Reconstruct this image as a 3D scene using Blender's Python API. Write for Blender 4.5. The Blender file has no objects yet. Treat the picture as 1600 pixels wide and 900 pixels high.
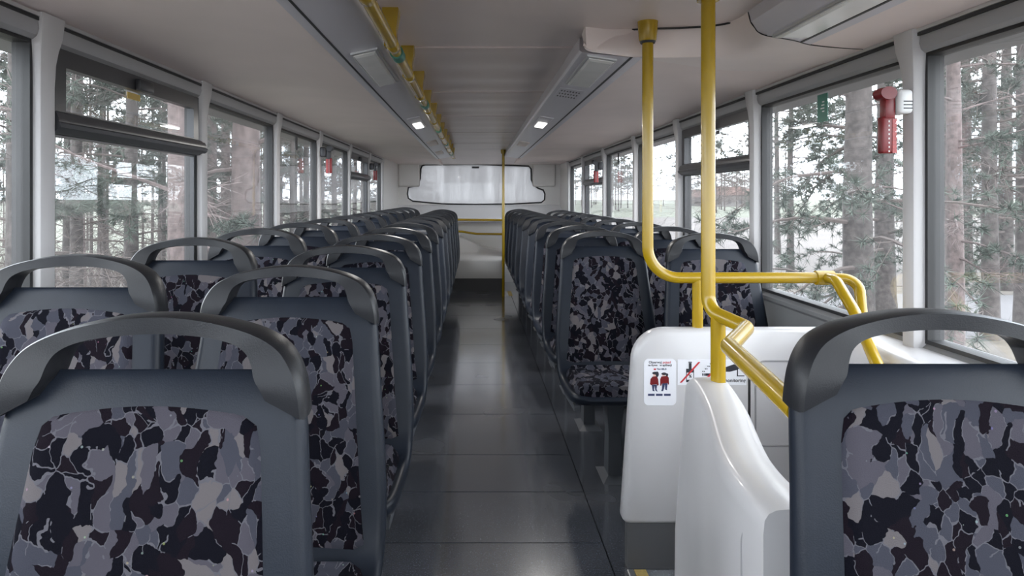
import bpy, bmesh, math, random
from mathutils import Vector, Matrix
random.seed(7)
S = bpy.context.scene
COL = S.collection
PI = math.pi

# ------------------------------------------------------------------ camera, world, exposure
H = 1.23                 # eye height above the upper deck floor
FPX = 1067.0             # focal length in pixels of a 1600 px wide frame
cam_d = bpy.data.cameras.new('camera')
cam = bpy.data.objects.new('camera', cam_d)
COL.objects.link(cam)
cam.location = (0, 0, H)
cam.rotation_euler = (PI / 2, 0, 0)
cam_d.sensor_width = 36
cam_d.lens = FPX / 1600 * 36
cam_d.shift_x = 58 / 1600
cam_d.shift_y = -142 / 1600
cam_d.clip_start = 0.02
cam_d.clip_end = 2000
S.camera = cam
S.view_settings.view_transform = 'Standard'
S.view_settings.look = 'None'
S.view_settings.exposure = 0.45
S.view_settings.gamma = 1
S.view_settings.use_curve_mapping = False

w = bpy.data.worlds.new('overcast_sky')
S.world = w
w.use_nodes = True
nt = w.node_tree
bg = nt.nodes['Background']
tc = nt.nodes.new('ShaderNodeTexCoord')
nz = nt.nodes.new('ShaderNodeTexNoise'); nz.inputs['Scale'].default_value = 2.2; nz.inputs['Detail'].default_value = 4
rp = nt.nodes.new('ShaderNodeValToRGB')
rp.color_ramp.elements[0].position = 0.3; rp.color_ramp.elements[0].color = (0.80, 0.88, 1.0, 1)
rp.color_ramp.elements[1].position = 0.7; rp.color_ramp.elements[1].color = (1.0, 0.99, 0.97, 1)
nt.links.new(tc.outputs['Generated'], nz.inputs['Vector'])
nt.links.new(nz.outputs['Fac'], rp.inputs['Fac'])
nt.links.new(rp.outputs['Color'], bg.inputs['Color'])
bg.inputs['Strength'].default_value = 6.6

# light of the two small lit lamps in the ceiling ducts
for lx, ly, lz in ((-.375, 4.53, H + .462), (.443, 4.58, H + .472)):
    ld = bpy.data.lights.new('lamp_light', 'AREA'); ld.shape = 'RECTANGLE'; ld.size = .05; ld.size_y = .22; ld.energy = 8; ld.color = (1, .97, .93)
    lo_ = bpy.data.objects.new('lamp_light', ld); COL.objects.link(lo_); lo_.location = (lx, ly, lz)

# ------------------------------------------------------------------ helpers
def P(px, py, d):
    """a point of the place at depth d, from where it is seen"""
    return Vector(((px - 742) * d / FPX, d, H - (py - 308) * d / FPX))

def PZ(px, py, z):
    """the point at height z above eye level, from where it is seen"""
    d = z * FPX / (308 - py)
    return P(px, py, d)

def mesh_obj(name, bm, mat, parent=None, smooth=True, sharp=40):
    me = bpy.data.meshes.new(name)
    bmesh.ops.recalc_face_normals(bm, faces=bm.faces[:])
    bm.to_mesh(me); bm.free()
    if mat is not None:
        for m in (mat if isinstance(mat, (list, tuple)) else [mat]):
            me.materials.append(m)
    if smooth:
        for p in me.polygons: p.use_smooth = True
        try: me.set_sharp_from_angle(angle=math.radians(sharp))
        except Exception: pass
    o = bpy.data.objects.new(name, me)
    COL.objects.link(o)
    if parent is not None: o.parent = parent
    return o

def tag(o, label, cat, group=None, kind=None):
    o['label'] = label; o['category'] = cat
    if group: o['group'] = group
    if kind: o['kind'] = kind
    return o

def thing(name, label, cat, loc=(0, 0, 0), rz=0, group=None, kind=None):
    o = bpy.data.objects.new(name, None)
    COL.objects.link(o)
    o.empty_display_size = 0.1
    o.location = loc; o.rotation_euler = (0, 0, rz)
    return tag(o, label, cat, group, kind)

KIDS = {}
def children(o):
    return list(o.children)

def copy_tree(o, parent=None):
    c = o.copy(); COL.objects.link(c)
    if parent is not None: c.parent = parent
    for ch in children(o): copy_tree(ch, c)
    return c

def loft(bm, loops, cap=True, closed=True):
    rows = [[bm.verts.new(p) for p in L] for L in loops]
    n = len(rows[0])
    for a, b in zip(rows[:-1], rows[1:]):
        for i in range(n if closed else n - 1):
            j = (i + 1) % n
            try: bm.faces.new((a[i], a[j], b[j], b[i]))
            except ValueError: pass
    if cap and closed:
        bm.faces.new(rows[0]); bm.faces.new(rows[-1][::-1])
    return rows

def extrude_y(bm, pts, d0, d1):
    """closed profile of (x, z above eye) pushed along the bus from d0 to d1"""
    loft(bm, [[(x, d0, H + z) for x, z in pts], [(x, d1, H + z) for x, z in pts]])

def box(bm, x0, x1, y0, y1, z0, z1, bev=0.0, seg=2):
    m = bmesh.new()
    bmesh.ops.create_cube(m, size=1)
    for v in m.verts:
        v.co = Vector((x0 + (v.co.x + .5) * (x1 - x0), y0 + (v.co.y + .5) * (y1 - y0), z0 + (v.co.z + .5) * (z1 - z0)))
    if bev > 0:
        bmesh.ops.bevel(m, geom=m.edges[:], offset=bev, segments=seg, profile=.5, affect='EDGES')
    tmp = bpy.data.meshes.new('t'); m.to_mesh(tmp); m.free()
    bm.from_mesh(tmp); bpy.data.meshes.remove(tmp)

def fillet(pts, r, seg=8):
    pts = [Vector(p) for p in pts]
    if not isinstance(r, (list, tuple)): r = [r] * len(pts)
    out = [pts[0]]
    for i in range(1, len(pts) - 1):
        a, b, c = pts[i - 1], pts[i], pts[i + 1]
        u, v = (a - b).normalized(), (c - b).normalized()
        ang = u.angle(v)
        if r[i] <= 0 or ang > 3.1: out.append(b); continue
        t = min(r[i] / math.tan(ang / 2), (a - b).length * .48, (c - b).length * .48)
        p0, p2 = b + u * t, b + v * t
        rr = t * math.tan(ang / 2)
        cen = b + (u + v).normalized() * (rr / math.sin(ang / 2))
        s0, s1 = p0 - cen, p2 - cen
        for k in range(seg + 1):
            out.append(cen + s0.normalized().slerp(s1.normalized(), k / seg) * rr)
    out.append(pts[-1])
    return out

def tube(bm, pts, r, n=14, cap=True):
    pts = [Vector(p) for p in pts]
    rad = r if isinstance(r, (list, tuple)) else [r] * len(pts)
    T = []
    for i in range(len(pts)):
        a = pts[max(i - 1, 0)]; b = pts[min(i + 1, len(pts) - 1)]
        T.append((b - a).normalized())
    ref = Vector((0, 0, 1)) if abs(T[0].z) < .9 else Vector((1, 0, 0))
    N = (ref - T[0] * ref.dot(T[0])).normalized()
    loops = []
    for i, p in enumerate(pts):
        if i:
            q = T[i - 1].rotation_difference(T[i]); N = q @ N
            N = (N - T[i] * N.dot(T[i])).normalized()
        B = T[i].cross(N)
        loops.append([p + (N * math.cos(2 * PI * k / n) + B * math.sin(2 * PI * k / n)) * rad[i] for k in range(n)])
    loft(bm, loops, cap=cap)

def rrect(w, h, r, n=5):
    """rounded rectangle outline in 2D, counter-clockwise, centred"""
    out = []
    for cx, cy, a0 in ((w/2-r, h/2-r, 0), (-w/2+r, h/2-r, PI/2), (-w/2+r, -h/2+r, PI), (w/2-r, -h/2+r, 1.5*PI)):
        for k in range(n + 1):
            a = a0 + PI / 2 * k / n
            out.append((cx + r * math.cos(a), cy + r * math.sin(a)))
    return out

def catmull(pts, n):
    """n samples on a smooth curve through tuples of equal length"""
    m = len(pts) - 1
    out = []
    for k in range(n):
        t = k / (n - 1) * m
        i = min(int(t), m - 1); f = t - i
        p0, p1, p2, p3 = pts[max(i-1, 0)], pts[i], pts[i+1], pts[min(i+2, m)]
        out.append(tuple(.5 * (2*b + (c-a)*f + (2*a - 5*b + 4*c - d)*f*f + (3*b - a - 3*c + d)*f**3) for a, b, c, d in zip(p0, p1, p2, p3)))
    return out

# ------------------------------------------------------------------ materials
def mat(name, col, rough=.5, metal=0, coat=0, bump=0, bscale=200, var=0, vscale=6, emit=None, estr=0, spec=.5):
    m = bpy.data.materials.new(name); m.use_nodes = True
    t = m.node_tree; b = t.nodes['Principled BSDF']
    b.inputs['Base Color'].default_value = (*col, 1)
    b.inputs['Roughness'].default_value = rough
    b.inputs['Metallic'].default_value = metal
    b.inputs['Coat Weight'].default_value = coat; b.inputs['Specular IOR Level'].default_value = spec
    b.inputs['Coat Roughness'].default_value = .08
    c = t.nodes.new('ShaderNodeTexCoord')
    if var:
        n = t.nodes.new('ShaderNodeTexNoise'); n.inputs['Scale'].default_value = vscale; n.inputs['Detail'].default_value = 5
        r = t.nodes.new('ShaderNodeValToRGB')
        r.color_ramp.elements[0].position = .3; r.color_ramp.elements[1].position = .7
        r.color_ramp.elements[0].color = (*[x * (1 - var) for x in col], 1)
        r.color_ramp.elements[1].color = (*[min(1, x * (1 + var)) for x in col], 1)
        t.links.new(c.outputs['Object'], n.inputs['Vector']); t.links.new(n.outputs['Fac'], r.inputs['Fac'])
        t.links.new(r.outputs['Color'], b.inputs['Base Color'])
    if bump:
        n2 = t.nodes.new('ShaderNodeTexNoise'); n2.inputs['Scale'].default_value = bscale
        bp = t.nodes.new('ShaderNodeBump'); bp.inputs['Strength'].default_value = bump; bp.inputs['Distance'].default_value = .01
        t.links.new(c.outputs['Object'], n2.inputs['Vector']); t.links.new(n2.outputs['Fac'], bp.inputs['Height'])
        t.links.new(bp.outputs['Normal'], b.inputs['Normal'])
    if emit:
        b.inputs['Emission Color'].default_value = (*emit, 1); b.inputs['Emission Strength'].default_value = estr
    return m

M = {}
M['seat'] = mat('blue_grey_plastic', (.0125, .016, .024), .38, spec=.18, bump=.06, bscale=500, var=.06, vscale=30)
M['handle'] = mat('graphite_plastic', (.0145, .015, .0175), .36, spec=.23, bump=.06, bscale=500, var=.06, vscale=30)
M['pan'] = mat('dark_plastic', (.06, .065, .075), .5)
M['ceiling'] = mat('warm_grey_ceiling', (.67, .585, .56), .33, var=.05, vscale=2.5)
M['cove'] = mat('beige_grey_lining', (.82, .71, .68), .5, bump=.04, bscale=300, var=.05, vscale=2)
M['duct'] = mat('pale_grey_duct', (.60, .58, .625), .28, var=.03, vscale=3)
M['moulding'] = mat('cream_moulding', (.80, .71, .68), .42, var=.03)
M['pillar'] = mat('off_white_pillar', (.47, .455, .455), .45)
M['header'] = mat('grey_header', (.30, .295, .30), .4)
M['alu'] = mat('aluminium_strip', (.62, .62, .62), .3, metal=.6)
M['black'] = mat('black_rubber', (.012, .012, .013), .5)
M['vent'] = mat('dark_window_frame', (.036, .036, .040), .3)
M['white'] = mat('white_grp', (.56, .545, .55), .3, coat=.2, var=.02)
M['yellow'] = mat('yellow_enamel', (.37, .235, .006), .27, coat=.15)
M['green'] = mat('green_plastic', (.012, .16, .11), .4)
M['red'] = mat('red_plastic', (.17, .007, .010), .35)
M['redlight'] = mat('light_red_plastic', (.36, .05, .05), .4)
M['wplastic'] = mat('white_plastic', (.74, .74, .74), .35)
M['paper'] = mat('white_sticker', (.82, .82, .86), .35)
M['ink'] = mat('black_ink', (.02, .02, .03), .5)
M['inkred'] = mat('red_ink', (.55, .03, .04), .5)
M['navy'] = mat('navy_ink', (.03, .04, .11), .5)
M['skin'] = mat('pale_ink', (.85, .55, .45), .5)
M['gold'] = mat('gold_sticker', (.50, .32, .05), .4)
M['wall'] = mat('grey_side_wall', (.20, .20, .205), .5)
M['lowerwall'] = mat('dark_grey_wall', (.10, .10, .105), .5)
M['rear'] = mat('rear_lining', (.68, .655, .63), .45)
M['bright'] = mat('white_parcel_shelf', (.85, .85, .86), .35)
M['hammerblack'] = mat('black_plastic', (.03, .03, .035), .4)
M['speaker'] = mat('speaker_slots', (.04, .04, .045), .5)
M['steel'] = mat('steel_edge', (.55, .55, .56), .3, metal=.9)
M['tread'] = mat('yellow_tread', (.50, .36, .12), .6, var=.2, vscale=60)
M['lamp'] = mat('lit_lamp', (.9, .9, .9), .3, emit=(1, .97, .92), estr=2.2)
M['diffuser'] = mat('lamp_diffuser', (.92, .91, .89), .15, coat=.3, var=.06, vscale=9)
M['outwall'] = mat('bus_outer_skin', (.10, .10, .105), .4)

def fabric():
    m = bpy.data.materials.new('camouflage_moquette'); m.use_nodes = True
    t = m.node_tree; L = t.links.new; N = t.nodes.new
    b = t.nodes['Principled BSDF']; b.inputs['Roughness'].default_value = .9
    b.inputs['Specular IOR Level'].default_value = .08
    c = N('ShaderNodeTexCoord'); oi = N('ShaderNodeObjectInfo')
    add = N('ShaderNodeVectorMath'); add.operation = 'MULTIPLY_ADD'
    comb = N('ShaderNodeCombineXYZ')
    for s in 'XYZ': L(oi.outputs['Random'], comb.inputs[s])
    add.inputs[1].default_value = (7, 3, 11)
    L(comb.outputs[0], add.inputs[0]); L(c.outputs['Object'], add.inputs[2])
    # curl the cells
    n = N('ShaderNodeTexNoise'); n.inputs['Scale'].default_value = 13; n.inputs['Detail'].default_value = 4
    L(add.outputs[0], n.inputs['Vector'])
    d = N('ShaderNodeVectorMath'); d.operation = 'MULTIPLY_ADD'
    sub = N('ShaderNodeVectorMath'); sub.operation = 'SUBTRACT'; sub.inputs[1].default_value = (.5, .5, .5)
    L(n.outputs['Color'], sub.inputs[0])
    d.inputs[1].default_value = (.085, .03, .085)
    L(sub.outputs[0], d.inputs[0]); L(add.outputs[0], d.inputs[2])
    mp = N('ShaderNodeMapping'); mp.inputs['Scale'].default_value = (1.25, .45, .85); mp.inputs['Rotation'].default_value = (0, .5, 0)
    L(d.outputs[0], mp.inputs['Vector'])
    v = N('ShaderNodeTexVoronoi'); v.inputs['Scale'].default_value = 42
    L(mp.outputs[0], v.inputs['Vector'])
    sx = N('ShaderNodeSeparateColor'); L(v.outputs['Color'], sx.inputs[0])
    r = N('ShaderNodeValToRGB'); r.color_ramp.interpolation = 'CONSTANT'
    cols = [(0, (.003, .003, .006)), (.30, (.006, .004, .007)), (.54, (.040, .041, .054)), (.74, (.058, .054, .067)), (.91, (.10, .09, .094))]
    r.color_ramp.elements[0].position = 0; r.color_ramp.elements[0].color = (*cols[0][1], 1)
    r.color_ramp.elements[1].position = cols[1][0]; r.color_ramp.elements[1].color = (*cols[1][1], 1)
    for p, cc in cols[2:]:
        e = r.color_ramp.elements.new(p); e.color = (*cc, 1)
    L(sx.outputs[0], r.inputs['Fac'])
    # pale stitched lines along some of the cell borders
    v2 = N('ShaderNodeTexVoronoi'); v2.feature = 'DISTANCE_TO_EDGE'; v2.inputs['Scale'].default_value = 42
    L(mp.outputs[0], v2.inputs['Vector'])
    lt = N('ShaderNodeMath'); lt.operation = 'LESS_THAN'; lt.inputs[1].default_value = .03
    L(v2.outputs['Distance'], lt.inputs[0])
    n3 = N('ShaderNodeTexNoise'); n3.inputs['Scale'].default_value = 30
    L(add.outputs[0], n3.inputs['Vector'])
    gt = N('ShaderNodeMath'); gt.operation = 'GREATER_THAN'; gt.inputs[1].default_value = .50
    L(n3.outputs['Fac'], gt.inputs[0])
    mu = N('ShaderNodeMath'); mu.operation = 'MULTIPLY'
    L(lt.outputs[0], mu.inputs[0]); L(gt.outputs[0], mu.inputs[1])
    mx = N('ShaderNodeMix'); mx.data_type = 'RGBA'
    L(mu.outputs[0], mx.inputs['Factor']); L(r.outputs['Color'], mx.inputs['A']); mx.inputs['B'].default_value = (.085, .082, .095, 1)
    # sparse coloured flecks
    v3 = N('ShaderNodeTexVoronoi'); v3.inputs['Scale'].default_value = 42
    L(add.outputs[0], v3.inputs['Vector'])
    l3 = N('ShaderNodeMath'); l3.operation = 'LESS_THAN'; l3.inputs[1].default_value = .075
    L(v3.outputs['Distance'], l3.inputs[0])
    hs = N('ShaderNodeMix'); hs.data_type = 'RGBA'; hs.inputs['Factor'].default_value = .6
    L(v3.outputs['Color'], hs.inputs['A']); hs.inputs['B'].default_value = (.25, .25, .22, 1)
    mx2 = N('ShaderNodeMix'); mx2.data_type = 'RGBA'
    fm = N('ShaderNodeMath'); fm.operation = 'MULTIPLY'; fm.inputs[1].default_value = .28
    L(l3.outputs[0], fm.inputs[0])
    L(fm.outputs[0], mx2.inputs['Factor']); L(mx.outputs['Result'], mx2.inputs['A']); L(hs.outputs['Result'], mx2.inputs['B'])
    L(mx2.outputs['Result'], b.inputs['Base Color'])
    n4 = N('ShaderNodeTexNoise'); n4.inputs['Scale'].default_value = 900
    L(c.outputs['Object'], n4.inputs['Vector'])
    bp = N('ShaderNodeBump'); bp.inputs['Strength'].default_value = .25; bp.inputs['Distance'].default_value = .004
    L(n4.outputs['Fac'], bp.inputs['Height']); L(bp.outputs['Normal'], b.inputs['Normal'])
    return m
M['fabric'] = fabric()

def floor_mat():
    m = bpy.data.materials.new('slate_vinyl_floor'); m.use_nodes = True
    t = m.node_tree; L = t.links.new; N = t.nodes.new
    b = t.nodes['Principled BSDF']
    c = N('ShaderNodeTexCoord')
    n = N('ShaderNodeTexNoise'); n.inputs['Scale'].default_value = 3; n.inputs['Detail'].default_value = 6
    L(c.outputs['Object'], n.inputs['Vector'])
    r = N('ShaderNodeValToRGB')
    r.color_ramp.elements[0].position = .3; r.color_ramp.elements[0].color = (.060, .064, .076, 1)
    r.color_ramp.elements[1].position = .75; r.color_ramp.elements[1].color = (.074, .079, .092, 1)
    L(n.outputs['Fac'], r.inputs['Fac'])
    v = N('ShaderNodeTexNoise'); v.inputs['Scale'].default_value = 170; v.inputs['Detail'].default_value = 1
    L(c.outputs['Object'], v.inputs['Vector'])
    f = N('ShaderNodeMapRange'); f.inputs['From Min'].default_value = .58; f.inputs['From Max'].default_value = .80; f.inputs['To Max'].default_value = .6
    L(v.outputs['Fac'], f.inputs['Value'])
    mx = N('ShaderNodeMix'); mx.data_type = 'RGBA'; mx.inputs['B'].default_value = (.20, .225, .27, 1)
    L(f.outputs[0], mx.inputs['Factor']); L(r.outputs['Color'], mx.inputs['A'])
    L(mx.outputs['Result'], b.inputs['Base Color'])
    n2 = N('ShaderNodeTexNoise'); n2.inputs['Scale'].default_value = 2; n2.inputs['Detail'].default_value = 2
    L(c.outputs['Object'], n2.inputs['Vector'])
    mr = N('ShaderNodeMapRange'); mr.inputs['From Min'].default_value = .3; mr.inputs['From Max'].default_value = .7
    mr.inputs['To Min'].default_value = .22; mr.inputs['To Max'].default_value = .28
    L(n2.outputs['Fac'], mr.inputs['Value']); L(mr.outputs[0], b.inputs['Roughness'])
    b.inputs['Coat Weight'].default_value = 1; b.inputs['Coat Roughness'].default_value = .11; b.inputs['Coat IOR'].default_value = 1.8
    return m
M['floor'] = floor_mat()

def glass(name, dust, streak, refl=1.0, tint=(.95, .97, .98), film=.85):
    """window glass with a thin film of dust on it"""
    m = bpy.data.materials.new(name); m.use_nodes = True
    t = m.node_tree; L = t.links.new; N = t.nodes.new
    t.nodes.remove(t.nodes['Principled BSDF'])
    out = t.nodes['Material Output']
    tr = N('ShaderNodeBsdfTransparent'); tr.inputs['Color'].default_value = (*tint, 1)
    df = N('ShaderNodeBsdfDiffuse'); df.inputs['Color'].default_value = (film, film, film * 1.02, 1)
    tl = N('ShaderNodeBsdfTranslucent'); tl.inputs['Color'].default_value = (film, film, film * 1.02, 1)
    a = N('ShaderNodeMixShader'); a.inputs[0].default_value = .75
    L(df.outputs[0], a.inputs[1]); L(tl.outputs[0], a.inputs[2])
    c = N('ShaderNodeTexCoord'); mp = N('ShaderNodeMapping'); mp.inputs['Scale'].default_value = streak
    n = N('ShaderNodeTexNoise'); n.inputs['Scale'].default_value = 1; n.inputs['Detail'].default_value = 5
    L(c.outputs['Object'], mp.inputs['Vector']); L(mp.outputs[0], n.inputs['Vector'])
    mr = N('ShaderNodeMapRange'); mr.inputs['From Min'].default_value = .3; mr.inputs['From Max'].default_value = .75
    mr.inputs['To Min'].default_value = dust[0]; mr.inputs['To Max'].default_value = dust[1]
    L(n.outputs['Fac'], mr.inputs['Value'])
    s1 = N('ShaderNodeMixShader'); L(mr.outputs[0], s1.inputs[0]); L(tr.outputs[0], s1.inputs[1]); L(a.outputs[0], s1.inputs[2])
    gl = N('ShaderNodeBsdfGlossy'); gl.inputs['Roughness'].default_value = 0.0
    lw = N('ShaderNodeLayerWeight'); lw.inputs['Blend'].default_value = .5
    pw = N('ShaderNodeMath'); pw.operation = 'POWER'; pw.inputs[1].default_value = 4.5
    L(lw.outputs['Facing'], pw.inputs[0])
    ma = N('ShaderNodeMath'); ma.operation = 'MULTIPLY_ADD'; ma.inputs[1].default_value = .8 * refl; ma.inputs[2].default_value = .035 * refl
    L(pw.outputs[0], ma.inputs[0])
    s2 = N('ShaderNodeMixShader'); L(ma.outputs[0], s2.inputs[0]); L(s1.outputs[0], s2.inputs[1]); L(gl.outputs[0], s2.inputs[2])
    L(s2.outputs[0], out.inputs['Surface'])
    return m
M['glass'] = glass('side_window_glass', (.006, .026), (2.0, 2.0, 2.5))
M['rearglass'] = glass('dirty_rear_glass', (.80, .97), (7, 7, 1.2), .5, (.8, .8, .8), .40)

# ------------------------------------------------------------------ bus shell
D0, D1 = -1.0, 10.2          # front and back of the deck
ZC = .587                    # ceiling above eye

# floor: planks of vinyl with seams, a stair opening on the right side
def floor_piece(bm, x0, x1, y0, y1):
    box(bm, x0, x1, y0, y1, -.05, 0)
seams = [-1.0, .1, .7, 1.35, 1.95, 2.43, 2.85, 3.26, 3.87, 4.48, 5.07, 5.69, 6.38, 7.1, 7.76, 8.38, 8.95]
bm = bmesh.new()
g = .0028
for a, b in zip(seams[:-1], seams[1:]):
    floor_piece(bm, -1.2, .453, a + g, b - g)
SX0, SX1, SY0, SY1 = .53, 1.30, 1.0, 2.25       # stair opening
floor_piece(bm, .457, SX0, D0, SY1)
floor_piece(bm, SX0, 1.36, D0, SY0)
for a, b in ((SY1, 2.85), (2.85, 3.87), (3.87, 5.07), (5.07, 6.38), (6.38, 8.95)):
    floor_piece(bm, .457, 1.36, a + g * .5, b - g * .5)
floor_piece(bm, -1.2, 1.36, 8.95, 10.3)
box(bm, -1.2, SX0, D0, 10.3, -.09, -.052); box(bm, SX0, 1.36, SY1, 10.3, -.09, -.052)
o = mesh_obj('floor', bm, M['floor'], smooth=False)
tag(o, 'dark slate vinyl floor of the aisle with thin cross seams', 'floor', kind='structure')

# stair flight going down beside the aisle
bm = bmesh.new()
for k in range(4):
    box(bm, SX0 + .06 + .2 * k, SX1, 1.0, SY1, -.95, -.22 * (k + 1))
o = mesh_obj('stairs', bm, M['floor'], smooth=False)
tag(o, 'dark stair steps going down through the opening beside the aisle', 'stairs', kind='structure')
bm = bmesh.new()
box(bm, SX0 - .03, SX1 + .02, SY0 - .03, SY0, -1.0, -.05); box(bm, SX0 - .03, SX1 + .02, SY1, SY1 + .03, -1.0, -.091)
box(bm, SX0 - .03, SX0, SY0, SY1, -1.0, -.091); box(bm, SX1, SX1 + .03, SY0, SY1, -1.0, -.05)
o = mesh_obj('wall_stairwell', bm, M['lowerwall'], smooth=False)
tag(o, 'grey lining of the stair shaft below the floor', 'wall', kind='structure')

# ceiling centre
bm = bmesh.new()
cs = [-1.0, .3, 1.5, 2.69, 3.83, 4.95, 6.2, 7.41, 8.46]
for i, (a, b) in enumerate(zip(cs[:-1], cs[1:])):
    x1 = 1.0 if b <= 2.7 else .42
    # shallow crosswise waves in each ceiling panel
    n = 24
    lo, hi = [], []
    for k in range(n + 1):
        y = a + .004 + (b - a - .008) * k / n
        z = ZC + (.0025 * math.sin(k / n * 2 * PI * 3) if b > 2.7 else 0)
        e = .006 if k in (0, n) else 0
        lo.append((y, H + z + e))
    loops = []
    for y, z in lo:
        loops.append([(-.34, y, z), (x1, y, z), (x1, y, H + ZC + .05), (-.34, y, H + ZC + .05)])
    loft(bm, loops)
    if i > 2: box(bm, -.34, x1, a - .004, a + .004, H + ZC - .0005, H + ZC + .03)
loft(bm, [[(-1.2, 8.46, H + ZC), (-1.2, 8.5, H + ZC + .06), (-1.2, 10.3, H + .62), (-1.2, 10.2, H + .485)],
          [(1.36, 8.46, H + ZC), (1.36, 8.5, H + ZC + .06), (1.36, 10.3, H + .62), (1.36, 10.2, H + .485)]])
o = mesh_obj('ceiling', bm, M['ceiling'], sharp=25)
tag(o, 'warm grey ceiling panels above the aisle with bright cross joints', 'ceiling', kind='structure')

# roof skin above everything
bm = bmesh.new()
box(bm, -1.32, 1.46, D0 - .05, 10.35, H + .66, H + .70)
box(bm, -1.32, -1.22, D0 - .05, 10.35, H + .408, H + .67); box(bm, 1.355, 1.46, D0 - .05, 10.35, H + .408, H + .67)
o = mesh_obj('roof', bm, M['outwall'], smooth=False)
tag(o, 'outer roof skin of the bus over the upper deck', 'roof', kind='structure')

# sloping lining between duct and window header
def cove(name, pts, d0, d1, label):
    bm = bmesh.new()
    lo = catmull(pts, 14)
    prof = lo + [(lo[-1][0], .64), (lo[0][0], .64)]
    extrude_y(bm, prof, d0, d1)
    o = mesh_obj(name, bm, M['cove'], sharp=50)
    return tag(o, label, 'ceiling lining', kind='structure')
cove('ceiling_lining', [(-.476, .474), (-.62, .492), (-.85, .502), (-1.05, .499), (-1.17, .490)], D0, 10.2, 'smooth beige grey ceiling lining above the seats on the forest side')
cove('ceiling_lining', [(.578, .485), (.75, .502), (.95, .508), (1.15, .502), (1.31, .488)], 2.40, 10.2, 'smooth beige grey ceiling lining above the seats on the field side')

# lighting ducts along the aisle
def duct(name, prof, d0, d1, label, groove):
    t = thing(name, label, 'ceiling duct', kind='structure')
    bm = bmesh.new()
    if name == 'trim_2':         # slanted front end behind the moulding
        loft(bm, [[(x, 2.377 + (z - .5) * 1.6, H + z) for x, z in prof], [(x, d1, H + z) for x, z in prof]])
    else: extrude_y(bm, prof, d0, d1)
    mesh_obj('casing', bm, M['duct'], t, sharp=30)
    bm = bmesh.new(); extrude_y(bm, groove, d0, d1)
    mesh_obj('groove', bm, M['black'], t, smooth=False)
    return t
duct('trim_1', [(-.30, .60), (-.298, .53), (-.300, .512), (-.306, .503), (-.318, .497), (-.438, .4705), (-.476, .4705), (-.480, .480), (-.480, .60)], D0, 8.46,
     'long pale grey lamp duct beside the yellow ceiling rail', [(-.446, .474), (-.446, .4695), (-.438, .4695), (-.438, .474)])
duct('trim_2', [(.389, .60), (.372, .535), (.368, .517), (.374, .507), (.388, .502), (.525, .4805), (.578, .4805), (.583, .49), (.583, .60)], 2.345, 8.46,
     'long pale grey lamp duct on the stair side of the aisle', [(.533, .485), (.533, .4795), (.543, .4795), (.543, .485)])
SEAM = [(.862, 2.153, .583), (.851, 2.107, .541), (.860, 2.097, .52), (.869, 2.093, .506), (.885, 2.066, .488), (.985, 2.11, .4845), (1.06, 2.16, .482), (1.17, 2.21, .484), (1.29, 2.254, .488)]
def seam_d(x, z):
    if z > .49 and x < .9:
        q = [(p[2], p[1]) for p in SEAM[:5]][::-1]
        v = z
    else:
        q = [(p[0], p[1]) for p in SEAM[4:]]; v = x
    for (a, da), (b, db) in zip(q[:-1], q[1:]):
        if v <= b: return da + (db - da) * max(0, (v - a) / (b - a))
    return q[-1][1]
t = thing('trim_3', 'pale grey lamp duct over the stairwell', 'ceiling duct', kind='structure')
pr3 = [(.862, .60), (.862, .583), (.851, .541), (.860, .52), (.869, .506), (.885, .488), (.93, .4862), (.985, .4845), (1.02, .4832), (1.060, .482), (1.066, .49), (1.066, .60)]
bm = bmesh.new()
loft(bm, [[(x, D0, H + z) for x, z in pr3], [(x, seam_d(x, z) + .003, H + z) for x, z in pr3]])
mesh_obj('casing', bm, M['duct'], t, sharp=30)
bm = bmesh.new(); extrude_y(bm, [(1.012, .486), (1.012, .4815), (1.021, .4815), (1.021, .486)], D0, 2.125)
mesh_obj('groove', bm, M['black'], t, smooth=False)
bm = bmesh.new()
pc = [(1.055, .4835), (1.12, .4838), (1.17, .4845), (1.23, .486), (1.31, .4885)]
pcl = pc + [(1.31, .62), (1.055, .62)]
loft(bm, [[(x, D0, H + z) for x, z in pcl], [(x, seam_d(x, .4) + .003, H + z) for x, z in pcl]])
o = mesh_obj('ceiling_lining', bm, M['cove'], sharp=50)
tag(o, 'short beige lining strip over the stairs beside the window header', 'ceiling lining', kind='structure')

# moulded piece that joins the two ducts over the stairs
A = [PZ(909, 55, .587), PZ(950, 49, .587), PZ(1000, 45, .587), PZ(1060, 43, .587), PZ(1110, 40, .587), PZ(1150, 32, .587), Vector((.862, 2.153, H + .583))]
B = [PZ(911, 72, .513), PZ(920, 80, .503), PZ(950, 84.5, .493), PZ(992, 89.5, .480), PZ(1050, 90, .490), PZ(1100, 88.5, .495), PZ(1150, 86, .495), PZ(1200, 80, .491), Vector((1.04, 2.148, H + .4815))]
Cc = [PZ(916, 76, .509), PZ(955, 85, .496), PZ(999, 91, .4835), PZ(1045, 98, .4945), PZ(1124, 109, .503), PZ(1180, 111, .499), PZ(1225, 111, .4935), PZ(1262, 109, .486), Vector((1.29, 2.254, H + .4865))]
bm = bmesh.new()
nn = 36
As, Bs, Cs = (catmull([tuple(p) for p in q], nn) for q in (A, B, Cc))
SM = catmull([(x, d, H + z - .0012) for x, d, z in SEAM], 13)
loops = []
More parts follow.
